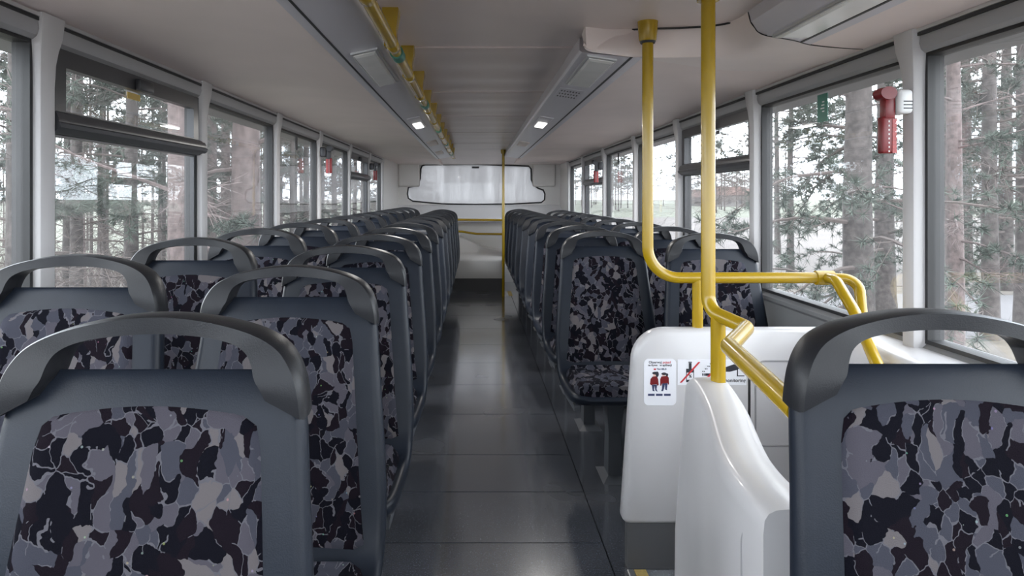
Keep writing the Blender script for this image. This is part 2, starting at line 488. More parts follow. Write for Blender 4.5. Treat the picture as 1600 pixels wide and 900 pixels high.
for i, (a, b, c) in enumerate(zip(As, Bs, Cs)):
    a, b, c = Vector(a), Vector(b), Vector(c)
    row = []
    for k in range(9):
        f = k / 8
        ctrl = Vector((b.x * .75 + a.x * .25, b.y * .85 + a.y * .15 - .02, a.z * .2 + b.z * .8))
        row.append((1 - f) ** 2 * a + 2 * f * (1 - f) * ctrl + f * f * b)
    for k in range(1, 5): row.append(b.lerp(c, k / 4))
    g_ = max(0, (i / (nn - 1) - .72) / .28); g_ = g_ * g_ * (3 - 2 * g_)
    row = [p.lerp(Vector(q), g_) for p, q in zip(row, SM)]
    up = [Vector((p.x, p.y + .02, H + .645)) for p in (row[-1], row[0])]
    loops.append(row + up)
loft(bm, loops)
o = mesh_obj('trim_4', bm, M['moulding'], sharp=35)
tag(o, 'curved cream moulding sweeping across the ceiling above the stairs', 'ceiling moulding', kind='structure')
bm = bmesh.new()
tube(bm, [Vector((x, d, H + z)) for x, d, z in catmull(SEAM, 40)], .002, n=6)
tube(bm, [Vector((a[0], a[1] - .004, H + ZC - .002)) for a in As[1:-7]], .004, n=6)
o = mesh_obj('trim_30', bm, M['black']); tag(o, 'thin black joint along the edge of the cream moulding', 'joint', kind='structure')

# window headers, ledges and lower side walls
def header(name, s, xw, label, cat='window header'):
    t = thing(name, label, cat, kind='structure')
    bm = bmesh.new()
    q = [(xw + s * .035, .50), (xw - s * .002, .487), (xw - s * .004, .476), (xw + s * .035, .47)]
    extrude_y(bm, q, D0, 10.2)
    mesh_obj('strip', bm, M['alu'], t, smooth=False)
    bm = bmesh.new()
    extrude_y(bm, [(xw + s * .05, .476), (xw - s * .001, .475), (xw - s * .001, .466), (xw + s * .05, .466)], D0, 10.2)
    mesh_obj('shadow_gap', bm, M['black'], t, smooth=False)
    return t
header('trim_5', -1, -1.150, 'thin metal strip along the top of the forest side windows')
header('trim_6', 1, 1.280, 'thin metal strip along the top of the field side windows')

def sidewall(name, s, xi, label):
    bm = bmesh.new()
    extrude_y(bm, [(xi, -H), (xi, -.47), (xi - s * .02, -.455), (xi - s * .022, -.44), (xi - s * .005, -.425), (xi + s * .08, -.425), (xi + s * .08, -H)], D0, 10.3)
    o = mesh_obj(name, bm, M['wall'], sharp=30)
    tag(o, label, 'wall', kind='structure')
sidewall('wall_left', -1, -1.165, 'grey side wall under the forest side windows with a narrow ledge')
sidewall('wall_right', 1, 1.318, 'grey side wall under the field side windows with a narrow ledge')

# pillars
def pillar(idx, s, xi, xo, d0, d1, label):
    bm = bmesh.new()
    loops = []
    for z, dx, ex in ((-.44, 0, .0), (.30, 0, 0), (.36, .002, .003), (.40, .006, .012), (.435, .012, .024), (.49, .016, .032)):
        x = xi - s * dx * .6
        y0, y1 = d0 - ex * .3, d1 + ex
        r = .008
        loops.append([(xo, y0, H+z), (x + s*r, y0, H+z), (x + s*r*.3, y0 + r*.3, H+z), (x, y0 + r, H+z), (x, y1 - r, H+z), (x + s*r*.3, y1 - r*.3, H+z), (x + s*r, y1, H+z), (xo, y1, H+z)])
    loft(bm, loops)
    o = mesh_obj('trim_%d' % idx, bm, M['pillar'], sharp=35)
    tag(o, label, 'window pillar', kind='structure')
LP = [(1.81, 1.876), (2.88, 2.945), (3.97, 4.035), (5.06, 5.125), (6.28, 6.345), (7.44, 7.505), (8.5, 8.6)]
RP = [(1.983, 2.038), (3.12, 3.175), (4.285, 4.345), (5.46, 5.52), (6.77, 6.835), (8.08, 8.145), (9.33, 9.4)]
ORD = ['first', 'second', 'third', 'fourth', 'fifth', 'sixth', 'seventh', 'eighth', 'ninth', 'tenth', 'eleventh', 'twelfth', 'thirteenth']
ti = 7
for i, (a, b) in enumerate(LP):
    pillar(ti, -1, -1.150, -1.205, a, b, 'off-white window pillar on the forest side, %s from the front' % ORD[i]); ti += 1
for i, (a, b) in enumerate(RP):
    pillar(ti, 1, 1.273, 1.342, a, b, 'off-white window pillar on the field side, %s from the front' % ORD[i]); ti += 1

# windows
def window(idx, s, xg, d0, d1, label, vent=None, stickers=()):
    t = thing('window_%d' % idx, label, 'window', kind='structure')
    z0, z1 = -.425, .420
    xa, xb = xg - s * -.0 - s * .018, xg + s * .03
    def ring(bm, y0, y1, a, b, w, x0=xa, x1=xb):
        x0, x1 = min(x0, x1), max(x0, x1)
        box(bm, x0, x1, y0, y1, H + a, H + a + w); box(bm, x0, x1, y0, y1, H + b - w, H + b)
        box(bm, x0, x1, y0, y0 + w, H + a + w, H + b - w); box(bm, x0, x1, y1 - w, y1, H + a + w, H + b - w)
    bm = bmesh.new(); ring(bm, d0, d1, z0, z1, .012)
    mesh_obj('rubber_seal', bm, M['black'], t, smooth=False)
    bm = bmesh.new(); x0, x1 = sorted((xg, xg + s * .005))
    box(bm, x0, x1, d0 + .011, d1 - .011, H + z0 + .011, H + z1 - .011)
    mesh_obj('pane', bm, M['glass'], t, smooth=False)
    # header box above the glass, with rounded lower edge
    bm = bmesh.new()
    xh = xg - s * .038
    pr = [(xg + s * .05, .47), (xh - s * .000, .468), (xh - s * .002, .445), (xh + s * .004, .428), (xh + s * .016, .418), (xg + s * .05, .416)]
    extrude_y(bm, pr, d0 - .004, d1 + .004)
    mesh_obj('header_box', bm, M['header'], t, sharp=30)
    if vent:
        zb = vent
        f = mesh_obj('vent_frame', (lambda b: (ring(b, d0 + .012, d1 - .012, zb - .012, z1 - .004, .05, xg - s * .03, xg - s * .002), b)[1])(bmesh.new()), M['vent'], t, smooth=False)
        bm = bmesh.new()
        x = xg
        pr = [(x, zb + .042), (x - s*.020, zb + .040), (x - s*.038, zb + .030), (x - s*.046, zb + .014), (x - s*.046, zb + .004), (x - s*.052, zb - .001), (x - s*.050, zb - .012), (x - s*.03, zb - .028), (x, zb - .032)]
        extrude_y(bm, pr, d0 + .002, d1 + .03)
        mesh_obj('vent_bar', bm, M['vent'], t, sharp=30)
        bm = bmesh.new(); ring(bm, d0 + .012, d1 - .012, z0 + .012, zb - .02, .016, xg - s * .016, xg - s * .001)
        mesh_obj('lower_frame', bm, M['vent'], t, smooth=False)
        bm = bmesh.new(); ym = (d0 + d1) / 2
        x0, x1 = sorted((xg - s * .052, xg - s * .03))
        box(bm, x0, x1, ym - .05, ym + .05, H + z1 - .055, H + z1 - .015, .006)
        l = mesh_obj('latch', bm, M['hammerblack'], f)
    for (y, z, w_, h_, m, nm, lb) in stickers:
        bm = bmesh.new(); x0, x1 = sorted((xg - s * .0005, xg - s * .002))
        box(bm, x0, x1, y - w_ / 2, y + w_ / 2, H + z - h_ / 2, H + z + h_ / 2)
        st = mesh_obj(nm, bm, M[m], t, smooth=False); st['label'] = lb
    return t
XL, XR = -1.19, 1.325
LW = [(-.9, LP[0][0])] + [(LP[i][1], LP[i+1][0]) for i in range(6)]
RW = [(-.9, RP[0][0])] + [(RP[i][1], RP[i+1][0]) for i in range(6)]
wi = 1
for i, (a, b) in enumerate(LW):
    v = .205 if i in (1, 5) else None
    st = []
    if i == 1: st = [(2.38, .350, .09, .022, 'gold', 'sticker', 'small gold sticker')]
    if i == 3: st = [(4.55, .36, .05, .09, 'speaker', 'sticker', 'narrow black sticker')]
    window(wi, -1, XL, a, b, '%s window from the front on the forest side%s' % (ORD[i], ', with an opening vent pane' if v else ', one clear pane'), v, st); wi += 1
for i, (a, b) in enumerate(RW):
    v = .165 if i in (2, 5) else None
    st = []
    if i == 1: st = [(2.60, .340, .075, .105, 'green', 'sticker', 'green sticker with white lettering')]
    if i == 4: st = [(6.30, .36, .06, .11, 'speaker', 'sticker', 'narrow black sticker')]
    if i == 2: st = [(3.72, .352, .05, .02, 'speaker', 'sticker', 'small black sticker')]
    window(wi, 1, XR, a, b, '%s window from the front on the field side%s' % (ORD[i], ', with an opening vent pane' if v else ', one clear pane'), v, st); wi += 1

# blank wall panels in the rear corners
bm = bmesh.new()
box(bm, -1.24, -1.145, 8.6, 10.25, H - .43, H + .52, .01)
o = mesh_obj('wall_rear_left_corner', bm, M['rear']); tag(o, 'pale blank wall panel in the rear corner of the forest side', 'wall', kind='structure')
bm = bmesh.new()
box(bm, 1.275, 1.37, 9.4, 10.25, H - .43, H + .52, .01)
o = mesh_obj('wall_rear_right_corner', bm, M['rear']); tag(o, 'pale blank wall panel in the rear corner of the field side', 'wall', kind='structure')

# front wall with its windscreen opening, behind the camera
bm = bmesh.new()
box(bm, -1.25, 1.4, D0 - .05, D0, -.05, .95); box(bm, -1.25, 1.4, D0 - .05, D0, H + .45, H + .68)
box(bm, -1.25, -1.12, D0 - .05, D0, .95, H + .45); box(bm, 1.27, 1.4, D0 - .05, D0, .95, H + .45)
o = mesh_obj('wall_front', bm, M['wall'], smooth=False); tag(o, 'front wall of the deck around the windscreen', 'wall', kind='structure')
bm = bmesh.new(); box(bm, -1.12, 1.27, D0 - .03, D0 - .025, .95, H + .45)
o = mesh_obj('window_front', bm, M['glass'], smooth=False); tag(o, 'wide front windscreen of the upper deck', 'window', kind='structure')

# rear wall with shaped window
DR = 10.2
hole = [(664, 257.5), (742, 256.5), (826, 259.5), (830, 264), (830.5, 281), (834, 289), (841, 294), (849, 297), (851.5, 303), (851, 312), (846, 316.5), (800, 318.8), (742, 319.6), (690, 318.6), (645, 314.5), (638, 310), (636.5, 303), (638, 293), (647, 290.5), (653.5, 286), (656.5, 279), (657.5, 264), (659.5, 259)]
hp = [P(x, y, DR) for x, y in hole]
bm = bmesh.new()
def fillring(bm, outer, inner, y):
    vo = [bm.verts.new((p[0], y, p[1])) for p in outer]; vi = [bm.verts.new((p[0], y, p[1])) for p in inner]
    ed = [bm.edges.new((v[i], v[(i + 1) % len(v)])) for v in (vo, vi) for i in range(len(v))]
    bmesh.ops.triangle_fill(bm, edges=ed, use_beauty=True, use_dissolve=False)
fillring(bm, [(-1.24, -.05), (1.38, -.05), (1.38, H + .66), (-1.24, H + .66)], [(p.x, p.z) for p in hp], DR)
r = bmesh.ops.extrude_face_region(bm, geom=bm.faces[:])
bmesh.ops.translate(bm, verts=[e for e in r['geom'] if isinstance(e, bmesh.types.BMVert)], vec=(0, .08, 0))
o = mesh_obj('wall_rear', bm, M['rear'], smooth=False); tag(o, 'pale rear wall around the wide back window', 'wall', kind='structure')
t = thing('window_rear', 'wide milky back window with notched upper corners', 'window', kind='structure')
bm = bmesh.new()
vs = [bm.verts.new((p.x, DR + .05, p.z)) for p in hp]
f = bm.faces.new(vs); r = bmesh.ops.extrude_face_region(bm, geom=[f])
bmesh.ops.translate(bm, verts=[e for e in r['geom'] if isinstance(e, bmesh.types.BMVert)], vec=(0, .006, 0))
bmesh.ops.triangulate(bm, faces=[f for f in bm.faces if len(f.verts) > 4])
mesh_obj('pane', bm, M['rearglass'], t, smooth=False)
bm = bmesh.new()
cen = Vector((sum(p.x for p in hp) / len(hp), DR, sum(p.z for p in hp) / len(hp)))
pp = [Vector((p.x, DR + .005, p.z)) for p in hp]
tube(bm, pp + [pp[0]], .012, n=8, cap=False)
mesh_obj('rubber_seal', bm, M['black'], t)
bm = bmesh.new(); p = P(743, 261.5, DR)
box(bm, p.x - .055, p.x + .055, DR + .03, DR + .045, p.z - .014, p.z + .014)
s_ = mesh_obj('plate', bm, M['speaker'], t, smooth=False); s_['label'] = 'small dark plate at the top of the glass'
# padded lining in the notches
for sgn, xs in ((-1, (622, 656)), (1, (832, 868))):
    a, b = P(xs[0], 250, DR - .02), P(xs[1], 296, DR - .02)
    bm = bmesh.new(); box(bm, a.x, b.x, DR - .035, DR + .005, b.z + .04, a.z - .05, .03, 4)
    o = mesh_obj('corner_pad', bm, M['rear']); tag(o, 'rounded pale corner cover at the %s of the back window' % ('forest side' if sgn < 0 else 'field side'), 'cover', kind='structure')
# round emblem on the header
t = thing('round_badge', 'small round black ringed badge on the header above the back window', 'badge')
p = P(744, 250.5, DR)
bm = bmesh.new(); ring = [Vector((p.x + .045 * math.cos(a), DR - .01, p.z + .045 * math.sin(a))) for a in [2 * PI * k / 24 for k in range(25)]]
tube(bm, ring, .006, n=6, cap=False); mesh_obj('rim', bm, M['speaker'], t)
bm = bmesh.new()
loft(bm, [[(p.x + .042 * math.cos(2*PI*k/24), yy, p.z + .042 * math.sin(2*PI*k/24)) for k in range(24)] for yy in (DR - .012, DR + .002)])
mesh_obj('disc', bm, M['wplastic'], t, smooth=False)
bm = bmesh.new()
for a in (.25, PI - .25):
    tube(bm, [Vector((p.x, DR - .014, p.z)), Vector((p.x + .03 * math.cos(a), DR - .014, p.z + .03 * math.sin(a)))], .004, n=6)
mesh_obj('emblem', bm, M['speaker'], t)

# rear shelf and engine hump
bm = bmesh.new()
loft(bm, [[(-1.16, 10.2, H - .115), (-1.16, 9.75, H - .30), (-1.16, 9.75, H - .35), (-1.16, 10.2, H - .35)], [(1.3, 10.2, H - .115), (1.3, 9.75, H - .30), (1.3, 9.75, H - .35), (1.3, 10.2, H - .35)]])
o = mesh_obj('parcel_shelf', bm, M['bright'], smooth=False); tag(o, 'bright white sloping shelf under the back window', 'shelf', kind='structure')
bm = bmesh.new()
box(bm, -1.16, 1.3, 9.9, 9.95, 0, H - .33)
o = mesh_obj('wall_rear_lower', bm, M['rear'], smooth=False); tag(o, 'grey panel under the white shelf behind the yellow rails', 'wall', kind='structure')
t = thing('engine_cover', 'pale moulded engine cover at the far end of the aisle with dark plinth', 'cover', kind='structure')
bm = bmesh.new(); box(bm, -.62, .372, 8.96, 9.88, .0, .165)
mesh_obj('plinth', bm, M['lowerwall'], t, smooth=False)
bm = bmesh.new()
loops = []
for k in range(17):
    f = k / 16
    x = -.62 + .992 * f
    zt = .70 - .22 * (1 / (1 + math.exp(-(f - .62) * 9)))
    loops.append([(x, 8.94, .165), (x, 8.94, .385), (x, 8.95, .405), (x, 8.98, .42), (x, 9.2, .44), (x, 9.38, .47), (x, 9.44, zt - .03), (x, 9.47, zt), (x, 9.88, zt), (x, 9.88, .165)])
loft(bm, loops)
mesh_obj('hood', bm, M['rear'], t, sharp=40)
# guard rails in front of the rear panel
def yellow_bar(name, label, pts, r, cat, rad=.1, extra=None):
    t = thing(name, label, cat)
    bm = bmesh.new(); tube(bm, fillet(pts, rad), r)
    mesh_obj('tube', bm, M['yellow'], t)
    return t
t = yellow_bar('guard_rail', 'upper yellow guard rail across the far end above the engine cover', [P(690, 343, 9.6), P(742, 343.5, 9.6), P(800, 344, 9.6)], .016, 'guard rail', 0)
for x in (690, 800):
    bm = bmesh.new(); a = P(x, 343.5, 9.6); tube(bm, [a, Vector((a.x, 9.91, a.z))], .014); mesh_obj('bracket', bm, M['yellow'], t)
t = yellow_bar('guard_rail', 'lower sagging yellow guard rail just above the engine cover', [P(690, 360, 9.55), P(722, 362, 9.55), P(745, 365.5, 9.55), P(800, 366, 9.55)], .016, 'guard rail', .3)
for x, y in ((690, 360), (800, 366)):
    bm = bmesh.new(); a = P(x, y, 9.55); tube(bm, [a, Vector((a.x, 9.91, a.z))], .014); mesh_obj('bracket', bm, M['yellow'], t)
# far pole
t = thing('grab_pole', 'slim yellow floor to ceiling pole at the far end of the aisle', 'pole', (.352, 8.45, 0))
bm = bmesh.new(); tube(bm, [(0, 0, 0), (0, 0, H + ZC)], .017); mesh_obj('tube', bm, M['yellow'], t)
bm = bmesh.new(); tube(bm, [(0, 0, H + ZC - .05), (0, 0, H + ZC)], [.028, .032]); mesh_obj('ceiling_cap', bm, M['yellow'], t)
# edge strip of the rear stair
t = thing('stair_nosing', 'small stair edge strip at the far end beside the last seats', 'stair edge', (.42, 8.7, 0))
bm = bmesh.new(); box(bm, -.03, .0, -.18, .2, 0, .006); mesh_obj('metal_edge', bm, M['steel'], t, smooth=False)
bm = bmesh.new(); box(bm, .0, .05, -.18, .2, 0, .005); mesh_obj('tread_strip', bm, M['tread'], t, smooth=False)

# ------------------------------------------------------------------ seats
def shell_path(n=46):
    pts = [(.014, .992, .150, .030), (.012, .985, .178, .036), (.009, .970, .192, .042), (0, .935, .202, .046), (-.022, .84, .211, .046), (-.045, .74, .221, .046), (-.067, .64, .230, .046),
           (-.088, .55, .235, .045), (-.108, .485, .235, .045), (-.135, .438, .233, .045), (-.178, .410, .230, .045), (-.25, .400, .226, .045), (-.35, .402, .224, .045), (-.44, .408, .220, .044), (-.487, .410, .206, .040), (-.508, .406, .18, .030), (-.514, .403, .15, .02)]
    return catmull(pts, n)
SP = shell_path()
def frame_at(i):
    a, b = SP[max(i - 1, 0)], SP[min(i + 1, len(SP) - 1)]
    t = Vector((0, b[0] - a[0], b[1] - a[1])).normalized()
    n = Vector((0, t.z, -t.y))
    return n            # towards the sitter
def make_seat():
    root = thing('bus_seat', '', 'seat')
    bm = bmesh.new(); loops = []
    for i, (y, z, hw, th) in enumerate(SP):
        n = frame_at(i); c = Vector((0, y, z))
        loops.append([c + Vector((u, 0, 0)) + n * v for u, v in rrect(hw * 2, th, th * .42, 4)])
    loft(bm, loops)
    mesh_obj('shell', bm, M['seat'], root, sharp=60)
    # fabric pads: patches that follow the shell and stand a little proud of it
    def pad(name, i0, i1, hw0, hw1, bulge, corner0, corner1, nu=20, arch=0):
        bm = bmesh.new(); rows = []
        idx = list(range(i0, i1 + 1))
        for q, i in enumerate(idx):
            f = q / (len(idx) - 1)
            hw = hw0 + (hw1 - hw0) * f
            e = 1.0
            if f < corner0: e = 1 - .17 * (1 - math.sqrt(max(0, 1 - (1 - f / corner0) ** 2)))
            if f > 1 - corner1: e = 1 - .22 * (1 - math.sqrt(max(0, 1 - (1 - (1 - f) / corner1) ** 2)))
            hw *= e
            row = []
            for k in range(nu + 1):
                u = -1 + 2 * k / nu
                edge = min(1, (1 - abs(u)) / .13) * min(1, f / .07) * min(1, (1 - f) / .07)
                hgt = -.006 + (.006 + bulge) * math.sqrt(max(0, 1 - (1 - edge) ** 2)) - .006 * (1 - u * u) * (1 if i0 < 20 else 0)
                drop = arch * u * u * (1 - f) ** 2
                i_f = min(i + drop, len(SP) - 1.001); ia = int(i_f); fr = i_f - ia
                y, z, _, th = (a_ + (b_ - a_) * fr for a_, b_ in zip(SP[ia], SP[ia + 1]))
                n = frame_at(ia).lerp(frame_at(ia + 1), fr)
                row.append(Vector((u * hw, y, z)) + n * (th / 2 + hgt))
            rows.append(row)
        # closed pad: back face sunk inside the shell
        back = []
        for q, i in enumerate(idx):
            n = frame_at(i)
            back.append([p - n * .012 if 0 < k < nu else p - n * .012 for k, p in enumerate(rows[q])])
        loops = [rows[q] + back[q][::-1] for q in range(len(idx))]
        loft(bm, loops)
        return mesh_obj(name, bm, M['fabric'], root, sharp=70)
    ztop = min(range(len(SP)), key=lambda i: abs(SP[i][1] - .955) + (10 if SP[i][0] < -.1 else 0))
    zlow = min(range(len(SP)), key=lambda i: abs(SP[i][1] - .455) + (10 if SP[i][0] < -.16 else 0))
    zfr = min(range(len(SP)), key=lambda i: abs(SP[i][0] + .500))
    pad('back_pad', ztop, zlow, .150, .204, .009, .13, .05, arch=1.1)
    pad('seat_cushion', zlow + 1, zfr, .203, .200, .040, .25, .30)
    # grab handle arch
    half = [(-.206, .936, -.150, .966, 0), (-.204, .963, -.142, .979, .0), (-.199, .987, -.134, .990, .002), (-.188, 1.010, -.129, 1.008, .006), (-.170, 1.030, -.121, 1.022, .010), (-.140, 1.046, -.104, 1.032, .014), (-.10, 1.058, -.076, 1.038, .017), (-.05, 1.067, -.04, 1.041, .019)]
    full = half + [(0, 1.070, 0, 1.042, .020)] + [(-a, b, -c, d, e) for a, b, c, d, e in half[::-1]]
    smooth = catmull(full, 61)
    bm = bmesh.new(); loops = []
    for ox, oz, ix, iz, yy in smooth:
        w = max(0, 1 - abs(ox) / .20)
        f, b = yy - .034 + .010 * w, yy + .030 - .006 * w
        o_, i_ = Vector((ox, 0, oz)), Vector((ix, 0, iz))
        dirv = (i_ - o_); e = .10
        loops.append([o_ + dirv * e + Vector((0, f, 0)), o_ + dirv * (1 - e) + Vector((0, f, 0)), i_ - dirv * .05 + Vector((0, f + .008, 0)), i_ + Vector((0, (f + b) / 2, 0)),
                      i_ - dirv * .05 + Vector((0, b - .008, 0)), i_ - dirv * e + Vector((0, b, 0)), o_ + dirv * e + Vector((0, b, 0)), o_ + dirv * .05 + Vector((0, b - .006, 0)), o_ + Vector((0, (f + b) / 2, 0)), o_ + dirv * .03 + Vector((0, f + .006, 0))])
    loft(bm, loops)
    mesh_obj('grab_handle', bm, M['handle'], root, sharp=38)
    # underside: rails and pedestal
    for sx in (-1, 1):
        bm = bmesh.new(); x = sx * .195
        loft(bm, [[(x - .012, -.485, .385), (x + .012, -.485, .385), (x + .012, -.485, .362), (x - .012, -.485, .362)],
                  [(x - .012, -.15, .385), (x + .012, -.15, .385), (x + .012, -.15, .340), (x - .012, -.15, .340)]])
        mesh_obj('bracket', bm, M['pan'], root, smooth=False)
    bm = bmesh.new()
    box(bm, -.19, .19, -.30, -.16, .345, .382, .006)
    loft(bm, [[(x, y, z) for x, y in ((-.03*s_, -.23 - .05*s_), (.03*s_, -.23 - .05*s_), (.03*s_, -.23 + .05*s_), (-.03*s_, -.23 + .05*s_))] for z, s_ in ((.35, 1.3), (.2, .9), (.02, 1.0), (.0, 2.0))])
    mesh_obj('leg', bm, M['pan'], root, smooth=False)
    return root

seat = make_seat()
first = [True]
def put_seat(x, d, label, group, z=0):
    global seat
    if first[0]: o = seat; first[0] = False
    else: o = copy_tree(seat)
    o.location = (x, d, z)
    o['label'] = label; o['group'] = group
    return o
for i in range(13):
    put_seat(-.43, .927 + .67 * i, 'grey patterned seat beside the aisle on the forest side, %s row from the front' % ORD[i], 'aisle seats on the forest side')
for i in range(1, 13):
    put_seat(-.905, 1.54 + .66 * (i - 1), 'grey patterned seat under the forest side windows, %s row from the front' % ORD[i - 1], 'window seats on the forest side', .03)
put_seat(.645, .957, 'single grey patterned seat standing in front of the stairwell wall', 'seats on the field side')
for j in range(10):
    put_seat(.61, 3.25 + .67 * j, 'grey patterned seat beside the aisle behind the stairwell, %s row from the stairs' % ORD[j], 'aisle seats behind the stairwell')
for j in range(9):
    put_seat(1.065, 3.08 + .67 * j, 'grey patterned seat under the field side windows, %s row from the stairs' % ORD[j], 'window seats behind the stairwell')
bm = bmesh.new(); box(bm, -1.165, -.67, D0, 8.95, 0, .03, .006)
o = mesh_obj('floor_podium', bm, M['floor'], smooth=False); tag(o, 'low floor podium under the forest side window seats', 'floor', kind='structure')

# ------------------------------------------------------------------ stairwell: partition, balustrade, ledge
DP = 2.25
t = thing('stair_partition', 'off-white partition with two stickers closing the far side of the stairwell', 'partition', (0, DP, 0))
bm = bmesh.new()
x0, x1, zt, zb = .487, 1.312, .795, .150
out = []
def arc(cx, cz, r, a0, a1, n=10):
    return [(cx + r * math.cos(a0 + (a1 - a0) * k / n), cz + r * math.sin(a0 + (a1 - a0) * k / n)) for k in range(n + 1)]
out = arc(x0 + .025, zb + .025, .025, 1.5 * PI, PI, 5) + arc(x0 + .125, zt - .11, .11, PI, PI / 2, 10) + [(x1, zt), (x1, zb)]
out[6:17] = [(x0 + .02 + (px - x0) * 1.0, pz) for px, pz in out[6:17]]
def inset(pts, k): 
    cx, cz = (x0 + x1) / 2, (zt + zb) / 2
    return [(cx + (a - cx) * (1 - k / (x1 - x0) * 2), cz + (b - cz) * (1 - k / (zt - zb) * 2)) for a, b in pts]
loops = []
for y, k in ((0, .014), (.004, .006), (.012, .001), (.02, 0), (.042, 0), (.052, .002), (.06, .012)):
    loops.append([(a, y, b) for a, b in inset(out, k)])
loft(bm, loops)
mesh_obj('panel', bm, M['white'], t, sharp=60)
bm = bmesh.new(); box(bm, .505, 1.312, .010, .05, 0, .155)
mesh_obj('plinth', bm, M['lowerwall'], t, smooth=False)
bm = bmesh.new(); box(bm, .900, .908, -.001, .003, .18, .700)
mesh_obj('seam', bm, M['black'], t, smooth=False)
bm = bmesh.new()
q = [(.99 + a, .55 + b) for a, b in rrect(.13, .28, .03, 6)]
tube(bm, [Vector((a, -.001, b)) for a, b in q + [q[0]]], .003, n=6, cap=False)
mesh_obj('access_hatch', bm, M['header'], t)
# nosing strip on the stair edge
t = thing('stair_nosing', 'metal and yellow stair edge strip at the foot of the white partition', 'stair edge', (.50, 1.9, 0))
bm = bmesh.new(); box(bm, .0, .022, .06, .345, 0, .007, .002); mesh_obj('metal_edge', bm, M['steel'], t, smooth=False)
bm = bmesh.new(); box(bm, .023, .062, .06, .345, 0, .006); mesh_obj('tread_strip', bm, M['tread'], t, smooth=False)
bm = bmesh.new(); box(bm, .04, .064, .06, .345, -.045, .0); mesh_obj('edge_lip', bm, M['steel'], t, smooth=False)

# balustrade along the aisle side: S curved in plan, round on top
t = thing('stair_balustrade', 'off-white S-curved balustrade beside the aisle carrying a yellow post', 'balustrade')
plan = [(.640, 1.935, .69), (.640, 1.905, .725), (.638, 1.86, .738), (.630, 1.78, .735), (.610, 1.66, .728), (.578, 1.53, .724), (.545, 1.40, .724), (.522, 1.28, .728), (.512, 1.17, .732), (.512, 1.09, .732)]
pl = catmull(plan, 40)
wid = []
bm = bmesh.new(); loops = []
for i, (x, y, zt) in enumerate(pl):
    a = pl[max(i - 1, 0)]; b = pl[min(i + 1, len(pl) - 1)]
    tx, ty = b[0] - a[0], b[1] - a[1]; l = math.hypot(tx, ty); nx, ny = -ty / l, tx / l
    if nx < 0: nx, ny = -nx, -ny         # away from the aisle
    f = i / (len(pl) - 1)
    wd = .052 * min(1, (.25 + f * 9) ** .5)
    prof = []
    r = wd
    flare = .035 * max(0, 1 - f * 1.5)
    prof.append((-wd - flare, 0)); prof.append((-wd - flare * .9, .3)); prof.append((-wd - flare * .4, .52))
    for k in range(9):
        q = PI - PI * k / 8
        prof.append((r * math.copysign(abs(math.cos(q)) ** .55, math.cos(q)), zt - r * .8 + r * .8 * abs(math.sin(q)) ** .6))
    prof.append((wd, .3)); prof.append((wd, 0))
    loops.append([(x + nx * u, y + ny * u, z) for u, z in prof])
loft(bm, loops)
mesh_obj('wall_body', bm, M['white'], t, sharp=60)
bm = bmesh.new()
pts = [Vector((.4615, 1.18, .64)), Vector((.4595, 1.17, .45)), Vector((.4595, 1.165, .02))]
tube(bm, fillet([Vector((.475, 1.11, .70)), Vector((.4615, 1.18, .66)), Vector((.4597, 1.175, .45)), Vector((.4597, 1.17, .02))], .05), .0025, n=6)
mesh_obj('joint', bm, M['header'], t)

# ledge along the windows over the stairs
bm = bmesh.new()
prof = [(1.318, -.437), (1.20, -.440), (1.178, -.447), (1.165, -.462), (1.16, -.485), (1.16, -1.6), (1.318, -1.6)]
extrude_y(bm, prof, .75, DP + .002)
# blending quarter between partition and ledge
cx, cy = 1.16 - .16, DP - .16
o = mesh_obj('window_ledge', bm, M['white'], sharp=40)
tag(o, 'long off-white ledge box under the window beside the stairs', 'ledge', kind='structure')

# yellow poles
t = thing('grab_pole', 'yellow ceiling pole bending into a horizontal rail over the white partition', 'pole')
dd = 2.285
xa = (1012 - 742) * dd / FPX
zr = H - (434 - 308) * dd / FPX
xe = (1290 - 742) * dd / FPX
bm = bmesh.new()
tube(bm, fillet([(xa, dd, H + ZC), (xa, dd, zr), (xe, dd, zr)], .105, 12), .0185, n=18)
mesh_obj('tube', bm, M['yellow'], t)
bm = bmesh.new(); tube(bm, [(xa, dd, H + ZC + .005), (xa, dd, H + ZC - .012), (xa, dd, H + ZC - .060), (xa, dd, H + ZC - .066)], [.034, .033, .029, .026], n=20)
cp = mesh_obj('ceiling_cap', bm, M['yellow'], t)
bm = bmesh.new(); tube(bm, [(xa, dd, H + ZC - .066), (xa, dd, H + ZC - .073)], [.027, .024], n=20)
k_ = mesh_obj('cap_ring', bm, M['black'], cp); k_['label'] = 'black ring under the ceiling cap'
bm = bmesh.new(); xp = (1090 - 742) * dd / FPX
tube(bm, [(xp, dd, zr), (xp, dd, .78)], .0175, n=18); mesh_obj('post', bm, M['yellow'], t)
bm = bmesh.new()
tube(bm, [(xe - .035, dd, zr), (xe - .033, dd, zr), (xe + .025, dd, zr), (xe + .027, dd, zr)], [.019, .024, .024, .019], n=16)
mesh_obj('clamp', bm, M['yellow'], t)
bm = bmesh.new()
tube(bm, fillet([(xe, dd, zr), P(1306, 438, 2.2), P(1335, 487, 2.08), P(1367, 562, 1.92), (1.11, 1.55, .42)], [0, .06, .2, .3, 0], 10), .017, n=16)
mesh_obj('stair_rail', bm, M['yellow'], t)
bm = bmesh.new()
tube(bm, fillet([(xe, dd, zr), P(1342, 436, 2.26), P(1348, 505, 2.20), P(1352, 545, 2.12)], [0, .085, .2, 0], 10), .017, n=16)
mesh_obj('branch', bm, M['yellow'], t)

